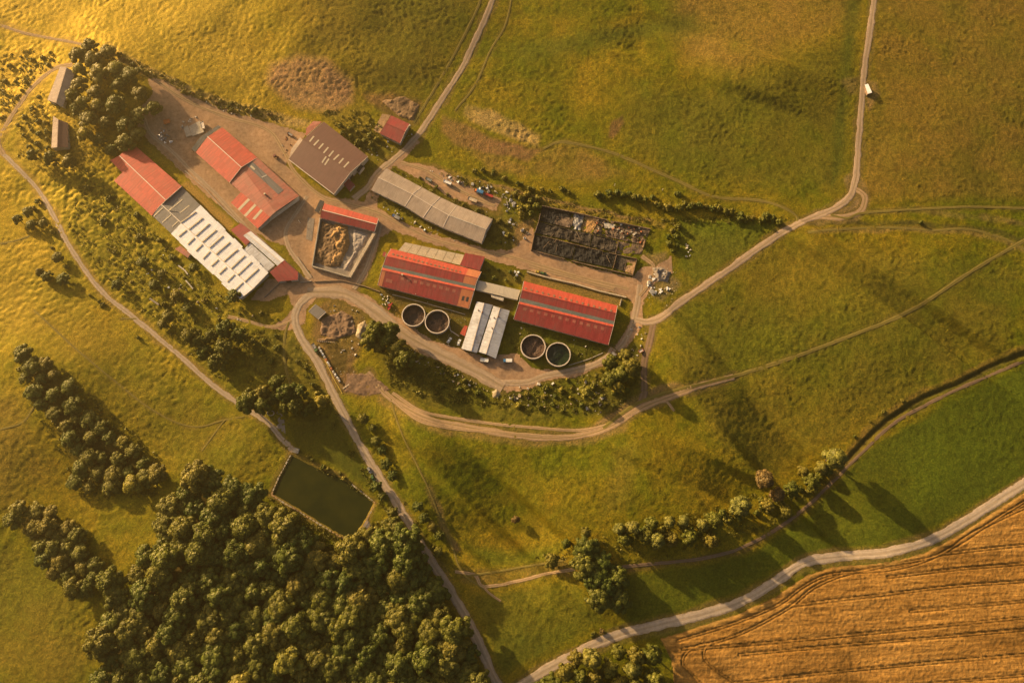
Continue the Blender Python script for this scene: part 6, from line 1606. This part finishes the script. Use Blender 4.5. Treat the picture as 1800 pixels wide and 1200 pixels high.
WOOD = [(290, 905), (320, 845), (350, 835), (380, 850), (440, 862), (465, 885), (500, 910), (540, 945), (590, 975), (615, 970), (640, 935), (690, 905), (712, 922), (730, 965), (770, 1030), (805, 1085), (825, 1135), (845, 1215), (850, 1270), (150, 1270), (185, 1180), (170, 1110), (200, 1060), (190, 1015), (235, 1005), (262, 965)]
for a, b in poisson(WOOD, 27.5, 1):
    k = random.random()
    kd = 'leafdark' if k < .72 else 'leaf' if k < .985 else 'leafgold'
    lk = {'leafdark': 'dark green', 'leaf': 'lighter olive', 'leafgold': 'yellow-green'}[kd]
    wh_ = 'at the north tip of the big wood by the pond' if b < 925 and a < 560 else 'at the pond-side corner of the big wood' if b < 990 and a > 560 else 'along the road edge of the big wood' if a > 715 else 'on the western fringe of the big wood' if a < 290 else 'deep in the south of the big wood' if b > 1100 else 'in the middle of the big wood'
    tree('%s broadleaf tree packed %s' % (lk, wh_), '%s trees %s' % (lk, wh_), a, b, random.uniform(42, 66), kd, random.uniform(.55, .85))
BELT = [(28, 618), (62, 625), (110, 660), (140, 700), (165, 735), (205, 770), (262, 800), (280, 832), (240, 862), (165, 872), (128, 845), (130, 800), (102, 768), (72, 715), (45, 672)]
for a, b in poisson(BELT, 21.5, 2): w2 = 'at the thin north end' if b < 690 else 'in the middle' if b < 775 else 'in the broad south end'; tree('rounded green tree %s of the belt across the west pasture' % w2, 'trees %s of the west pasture belt' % w2, a, b, random.uniform(24, 42), 'leaf' if random.random() < .9 else 'leafgold', random.uniform(.45, .65))
for a, b in poisson([(8, 888), (50, 876), (92, 892), (122, 925), (155, 960), (172, 990), (165, 1035), (130, 1040), (92, 1008), (66, 968), (45, 935), (12, 925)], 21, 3): w2 = 'at the upper end' if b < 925 else 'in the middle' if b < 985 else 'at the wood end'; tree('dense tree %s of the small copse at the south west meadow' % w2, 'trees %s of the south west copse' % w2, a, b, random.uniform(30, 44), 'leaf' if random.random() < .85 else 'leafdark', random.uniform(.5, .7))
for a, b in poisson([(950, 1200), (1000, 1160), (1050, 1145), (1100, 1130), (1145, 1140), (1160, 1170), (1165, 1250), (930, 1250)], 24, 4): tree('olive tree in the clump below the gravel road at the bottom', 'trees below the gravel road', a, b, random.uniform(30, 42), 'leaf' if random.random() < .8 else 'leafpale', random.uniform(.85, 1.1))
for a, b in poisson([(1010, 955), (1045, 965), (1085, 1000), (1105, 1045), (1085, 1075), (1050, 1050), (1020, 1000)], 22, 5): tree('big dark tree in the tight clump astride the sandy track', 'trees of the dark clump', a, b, random.uniform(42, 58), 'leafdark', random.uniform(.6, .8))
for a, b in poisson([(1078, 930), (1110, 905), (1160, 912), (1205, 915), (1250, 898), (1262, 910), (1230, 940), (1170, 955), (1100, 955)], 20, 6): tree('green tree of the loose row east of the dark clump', 'trees of the loose row', a, b, random.uniform(24, 36), 'leaf' if random.random() < .6 else 'leafpale', random.uniform(.85, 1.1))
for lb, a, b, d, k in (('silvery round tree standing west of the russet one in the ditch hedge', 1302, 887, 44, 'leafpale'), ('russet-brown tree in the ditch hedge', 1345, 842, 38, 'leafrusset'), ('second russet tree, lower and behind the first in the ditch hedge', 1368, 868, 30, 'leafrusset'),
                      ('olive tree in the middle of the ditch hedge', 1392, 860, 32, 'leaf'), ('small olive tree below the russet pair', 1352, 888, 26, 'leaf'), ('pale olive tree beside the tallest one of the ditch hedge', 1428, 845, 34, 'leaf'), ('small tree between the russet tree and the tall silvery one', 1412, 828, 24, 'leaf'),
                      ('tall silvery tree casting the long shadow over the green field', 1467, 806, 46, 'leafpale'), ('silvery bushy tree at the foot of the tall silvery one', 1446, 822, 28, 'leafpale'), ('small round tree at the south side of the ditch hedge', 1382, 898, 26, 'leaf'),
                      ('lone green tree above the sandy track bend', 1250, 950, 30, 'leaf'), ('little round tree at the west end of the dark clump', 995, 955, 20, 'leaf'), ('low olive tree beside the ruts west of the dark clump', 970, 985, 30, 'leaf'), ('small tree rooted at the track fork near the dark clump', 1030, 935, 22, 'leaf'),
                      ('lone little bushy tree in the south meadow', 906, 913, 16, 'leafrusset')):
    tree(lb, None, a, b, d, k, random.uniform(.9, 1.15))
GROVE = [(132, 82), (180, 72), (210, 95), (262, 150), (272, 185), (245, 235), (215, 262), (165, 270), (150, 240), (135, 195), (140, 150)]
for a, b in poisson(GROVE, 25, 7):
    if 85 < a < 138 and 110 < b < 265: continue
    w2 = 'at the lane end' if b < 130 else 'in the middle' if b < 205 else 'at the red barn end'; tree('shaggy tree %s of the grove behind the old cottages' % w2, 'trees %s of the cottage grove' % w2, a, b, random.uniform(28, 42), 'leaf' if random.random() < .7 else 'leafgold', random.uniform(.5, .75))
for a, b in ((58, 272), (90, 278), (122, 282), (135, 190), (128, 168)): tree('bushy tree around the narrow old outbuilding', 'trees by the outbuilding', a, b, random.uniform(24, 32), 'leaf', .85)
for lb, gr, pts in (('tree of the dark grove at the pond forecourt', 'trees of the pond grove', [(440, 700), (462, 690), (487, 672), (502, 690), (520, 712), (462, 712), (500, 715), (540, 720), (480, 700), (430, 708), (525, 690)]),
                    ('broad dark tree between the west lane and the sandy path', 'trees between lane and sandy path', [(350, 600), (372, 590), (392, 612), (360, 618), (395, 578), (420, 590), (335, 590), (380, 635)]),
                    ('leafy tree in the clump on the bank inside the hairpin', 'trees on the hairpin bank', [(660, 580), (682, 600), (650, 596), (700, 612), (685, 580), (668, 610), (712, 632)]),
                    ('leafy tree in the clump beside the dump track', 'trees by the dump track', [(1072, 635), (1100, 625), (1092, 655), (1110, 645), (1075, 665)])):
    for a, b in pts: tree(lb, gr, a, b, random.uniform(26, 42), 'leafdark' if 'dark' in lb and random.random() < .75 else 'leaf', random.uniform(.85, 1.15))
tree('pale golden tree standing alone above the pond meadow', None, 566, 705, 30, 'leafgold', 1.1)
tree('bright yellow-green tree in the rubble dump', None, 1030, 690, 30, 'leafgold', .9)
tree('yellow tree beside the scrub path of the rubble dump', None, 1085, 678, 24, 'leafgold', .8)
_RD = [(np.array(sp_), r_[2]) for r_, sp_ in zip(ROADS, ROADSPL)]
def clear(a, b, m):
    return all(np.min(np.hypot(q_[:, 0] - a, q_[:, 1] - b)) > w_ * .5 + m for q_, w_ in _RD if len(q_))
for lb, gr, pts in (('roadside tree on the pond side of the long pale road', 'trees on the pond side of the road', [(612, 742), (622, 765), (634, 790), (645, 812), (662, 855), (672, 872), (605, 725), (690, 900)]),
                    ('roadside tree on the meadow side of the long pale road', 'trees on the meadow side of the road', [(638, 735), (655, 752), (660, 775), (672, 790), (678, 815), (690, 835), (735, 890), (745, 910), (760, 925), (772, 940), (725, 925), (790, 965), (770, 970), (745, 945)]),
                    ('bushy tree in the thicket on the scrub slope west of the white barn', 'trees on the scrub slope', [(285, 480), (250, 460), (270, 500), (340, 470), (310, 520), (295, 555), (205, 500), (330, 540), (285, 570), (410, 520)]),
                    ('dark tree along the west lane', 'trees along the west lane', [(30, 385), (55, 395), (75, 392), (100, 452), (82, 485), (70, 478), (110, 490), (48, 372)])):
    for a, b in pts:
        if 'roadside' in lb and not clear(a, b, 7): continue
        tree(lb, gr, a, b, random.uniform(15, 23) if 'road' in lb else random.uniform(18, 30), 'leaf' if random.random() < .75 else 'leafdark', random.uniform(.5, .75))

def shrub(label, group, a, b, dpx, kind, hf=1.0):
    if not clear(a, b, dpx * .5 + 1): return
    s_ = dpx * mpp(a, b) / 2 / 1.9
    p = G(a, b, 1.0 * s_)
    o = put('shrub', random.choice(BU[kind]), (p[0], p[1], land(p[0], p[1]) + .05), random.uniform(0, 6.28), (s_, s_, s_ * hf * random.uniform(.8, 1.15)))
    meta(o, label, 'shrub', group)
def along(label, group, line, sp, lo, hi, kinds, jit=3, hf=1.0):
    d = 0
    for (ax, ay), (bx, by) in zip(line[:-1], line[1:]):
        n = max(1, int(math.hypot(bx - ax, by - ay) / sp))
        for k in range(n):
            f = (k + random.uniform(.1, .9)) / n
            shrub(label, group, ax + (bx - ax) * f + random.uniform(-jit, jit), ay + (by - ay) * f + random.uniform(-jit, jit), random.uniform(lo, hi), random.choice(kinds), hf)
def fill(label, group, poly, d, seed, lo, hi, kinds, hf=1.0):
    for a, b in poisson(poly, d, seed): shrub(label, group, a, b, random.uniform(lo, hi), random.choice(kinds), hf)
along('round green shrub in the hedge above the burnt-out barn', 'shrubs of the hedge above the ruin', [(1045, 342), (1090, 342), (1140, 350), (1185, 362), (1250, 366), (1310, 380), (1390, 388)], 8.5, 13, 22, ['leaf', 'leafdark', 'leaf'], 5)
fill('round shrub in the knot north west of the ruin', 'shrubs north west of the ruin', [(905, 340), (930, 336), (955, 352), (945, 372), (915, 378)], 12, 21, 15, 21, ['leaf', 'leafgold'])
along('low green shrub along the bank above the scrapyard', 'shrubs along the scrapyard bank', [(835, 298), (880, 306), (920, 325), (950, 332), (1010, 338)], 11, 8, 15, ['leaf', 'leafdark', 'leaf'], 4)
fill('dark shrub in the knot at the ruin east end', 'shrubs at the east end of the ruin', [(1175, 395), (1195, 398), (1190, 440), (1175, 445)], 11, 22, 12, 17, ['leaf', 'leafdark'])
along('sunlit scrub bush on the hedge bank of the northern meadow', 'bushes on the north hedge bank', [(185, 82), (250, 122), (320, 158), (400, 185), (480, 206)], 9, 7, 14, ['weeds', 'leafgold', 'weeds', 'leafrusset'], 5)
fill('scrub bush on the rough slope west of the white barn', 'bushes on the scrub slope', [(150, 320), (200, 335), (290, 430), (395, 525), (470, 548), (440, 560), (340, 565), (250, 520), (170, 430)], 35, 23, 8, 18, ['leaf', 'weeds', 'leafdark', 'leaf', 'weeds'])
fill('low bush in the shaded meadow between path and road', 'bushes between path and road', [(430, 585), (510, 585), (580, 700), (560, 735), (510, 680)], 17, 24, 8, 18, ['leaf', 'leafdark', 'weeds', 'leafgold'])
fill('bush in the rubble dump below the turning yard', 'bushes in the rubble dump', [(895, 690), (960, 668), (1050, 660), (1110, 650), (1100, 710), (1000, 728), (910, 712)], 15, 25, 7, 17, ['leaf', 'weeds', 'leafdark', 'leafgold', 'leaf'])
fill('bush on the slope below the tank road', 'bushes below the tank road', [(690, 600), (740, 622), (800, 655), (850, 690), (800, 690), (720, 650)], 17, 26, 7, 16, ['leaf', 'leafdark', 'weeds', 'leaf'])
fill('bush beside the twin-ridged barns and tanks', 'bushes by the tank barns', [(853, 462), (905, 478), (910, 496), (850, 486)], 12, 27, 8, 15, ['leaf', 'leafdark'])
fill('weedy bush between the brown barn and the farmhouse', 'bushes by the farmhouse', [(590, 215), (640, 225), (668, 245), (660, 270), (640, 255), (600, 240)], 11, 28, 8, 16, ['leaf', 'leaf', 'leafgold'])
fill('weedy bush behind the grey barn', 'bushes behind the grey barn', [(735, 310), (760, 320), (850, 375), (890, 385), (895, 430), (870, 425), (866, 395), (800, 350)], 13, 29, 6, 14, ['leaf', 'weeds', 'leafgold', 'leafdark'])
fill('low straw-coloured bush in the rough corner west of the cottages', 'bushes in the rough corner', [(0, 110), (80, 85), (110, 110), (50, 155), (10, 215), (0, 220)], 15, 30, 6, 13, ['weeds', 'weeds', 'leafgold'])
fill('low bush in the rough garden below the old cottage', 'bushes in the cottage garden', [(30, 215), (70, 165), (82, 200), (85, 265), (45, 262)], 13, 31, 7, 14, ['weeds', 'leafgold', 'leaf'])
along('bush at the side of the gravel lane', 'bushes along the gravel lane', [(45, 335), (75, 370), (105, 430), (150, 495), (200, 540), (260, 590)], 20, 7, 16, ['leaf', 'weeds', 'leafgold'], 14)
along('round bush filling the ditch hedge between its trees', 'bushes of the ditch hedge', [(1085, 945), (1200, 932), (1290, 900), (1400, 872), (1478, 815)], 12, 14, 24, ['leaf', 'leafdark', 'leaf'], 9)
along('bush on the bank of the eastern ditch', 'bushes along the east ditch', [(1500, 770), (1520, 745), (1600, 695)], 30, 6, 11, ['leaf', 'weeds'], 5)
along('small bush along the gravel road verge', 'bushes along the gravel road', [(1040, 1118), (1060, 1108), (1085, 1100)], 11, 12, 18, ['weeds', 'leafrusset'], 3)
along('bush along the pond bank', 'bushes along the pond bank', [(530, 800), (560, 815), (600, 835), (620, 850)], 13, 7, 14, ['leaf', 'weeds', 'leafgold'], 3)
for lb, a, b, d in (('dark round bush by the eastern ditch head', 1553, 411, 17), ('small bush on the wheel track in the east', 1618, 391, 11), ('dark small bush at the meadow junction', 1478, 388, 12), ('lone bush on the meadow north east of the hedge', 1192, 340, 16), ('solitary bush at the west pasture edge', 55, 738, 18), ('round dark bush on the yard island', 268, 213, 30)):
    shrub(lb, None, a, b, d, 'leafdark' if 'dark' in lb else 'leaf')

def undergrowth(polys, seed):
    """low weeds nobody could count: small tilted leaf clumps sown over the rough ground"""
    r = np.random.default_rng(seed); PV = []
    for poly, n, h in polys:
        P = np.array(poly, float)
        a = r.uniform(P[:, 0].min(), P[:, 0].max(), n * 4); b = r.uniform(P[:, 1].min(), P[:, 1].max(), n * 4)
        dens = fbm(a / 16, b / 16, 77, 3) > -.15 + .35 * r.uniform(-1, 1, len(a))
        k = in_poly(a, b, poly) & dens; a, b = a[k][:n], b[k][:n]
        k = np.array([clear(i_, j_, 3) for i_, j_ in zip(a, b)], bool); a, b = a[k], b[k]
        p = G(a, b)
        m_ = 9
        c_ = np.repeat(p, m_, 0); sz = np.repeat(r.uniform(.5, 1.25, len(p)) * h, m_)[:, None]
        v = r.normal(size=(len(c_), 3)); v[:, 2] = np.abs(v[:, 2]) * .8; v /= np.linalg.norm(v, axis=1)[:, None]
        q = c_ + v * sz * [1.1, 1.1, .8]
        nn = v + r.normal(size=v.shape) * .4; nn /= np.linalg.norm(nn, axis=1)[:, None]
        t1 = np.cross(nn, r.normal(size=nn.shape)); t1 /= np.linalg.norm(t1, axis=1)[:, None]; t2 = np.cross(nn, t1)
        s1 = sz * r.uniform(.35, .6, (len(q), 1))
        PV.append(np.stack([q - t1 * s1, q - t2 * s1 * .8, q + t1 * s1, q + t2 * s1 * .8], 1).reshape(-1, 3))
    V = np.concatenate(PV); f = np.arange(len(V)).reshape(-1, 4)
    me = np_mesh('undergrowth', V, f, 'weeds'); meta(put('undergrowth', me), 'rough weeds and brambles on the slopes and verges', None, None, 'stuff')
undergrowth([([(140, 310), (200, 330), (300, 440), (400, 530), (500, 560), (480, 680), (400, 680), (300, 590), (180, 490), (120, 400)], 1500, .8),
             ([(0, 100), (60, 85), (110, 112), (60, 155), (0, 240)], 500, .9), ([(30, 200), (70, 160), (140, 170), (230, 240), (200, 300), (90, 310), (30, 275)], 500, .8),
             ([(180, 75), (250, 112), (400, 178), (500, 200), (495, 215), (400, 198), (250, 135)], 700, 1.0), ([(660, 590), (760, 620), (860, 690), (900, 715), (780, 710), (690, 680)], 800, 1.0),
             ([(880, 690), (960, 662), (1110, 640), (1130, 690), (1070, 730), (920, 722)], 600, .8), ([(640, 300), (690, 295), (860, 375), (900, 430), (850, 438), (650, 350)], 500, .8),
             ([(510, 590), (600, 720), (700, 870), (800, 1000), (780, 1010), (660, 880), (560, 720)], 900, 1.0), ([(700, 290), (900, 330), (1160, 385), (1390, 375), (1390, 392), (1160, 400), (900, 350)], 900, .9),
             ([(880, 555), (1080, 610), (1050, 640), (890, 620)], 250, .7), ([(470, 870), (500, 890), (620, 955), (650, 920), (700, 900), (720, 940), (640, 990), (540, 960)], 500, 1.0), ([(500, 795), (620, 850), (660, 885), (640, 870), (560, 825)], 150, .8),
             ([(940, 980), (1100, 930), (1300, 880), (1480, 800), (1490, 830), (1400, 910), (1250, 960), (1080, 1000)], 900, .9), ([(20, 620), (110, 650), (280, 800), (280, 870), (150, 880), (60, 720)], 700, 1.1), ([(560, 195), (640, 195), (690, 240), (640, 285), (590, 220)], 350, .9)], 9)

# ------------------------------------------------------------------ warm evening haze
if HAZE > 0:
    hz = bpy.data.materials.new('evening_haze'); hz.use_nodes = True
    tt = hz.node_tree; tt.nodes.remove(tt.nodes['Principled BSDF'])
    pv = tt.nodes.new('ShaderNodeVolumePrincipled')
    pv.inputs['Color'].default_value = (1.0, 0.78, 0.40, 1)
    pv.inputs['Density'].default_value = HAZE
    pv.inputs['Anisotropy'].default_value = GLOW_G
    tt.links.new(pv.outputs[0], tt.nodes['Material Output'].inputs['Volume'])
    mb = MB(); mb.prism([(-1450, -1450), (1450, -1450), (1450, 1450), (-1450, 1450)], -14, CAM[2] + 12)
    meta(mb.build('haze', hz), 'thin warm evening haze over the whole valley', None, None, 'stuff')
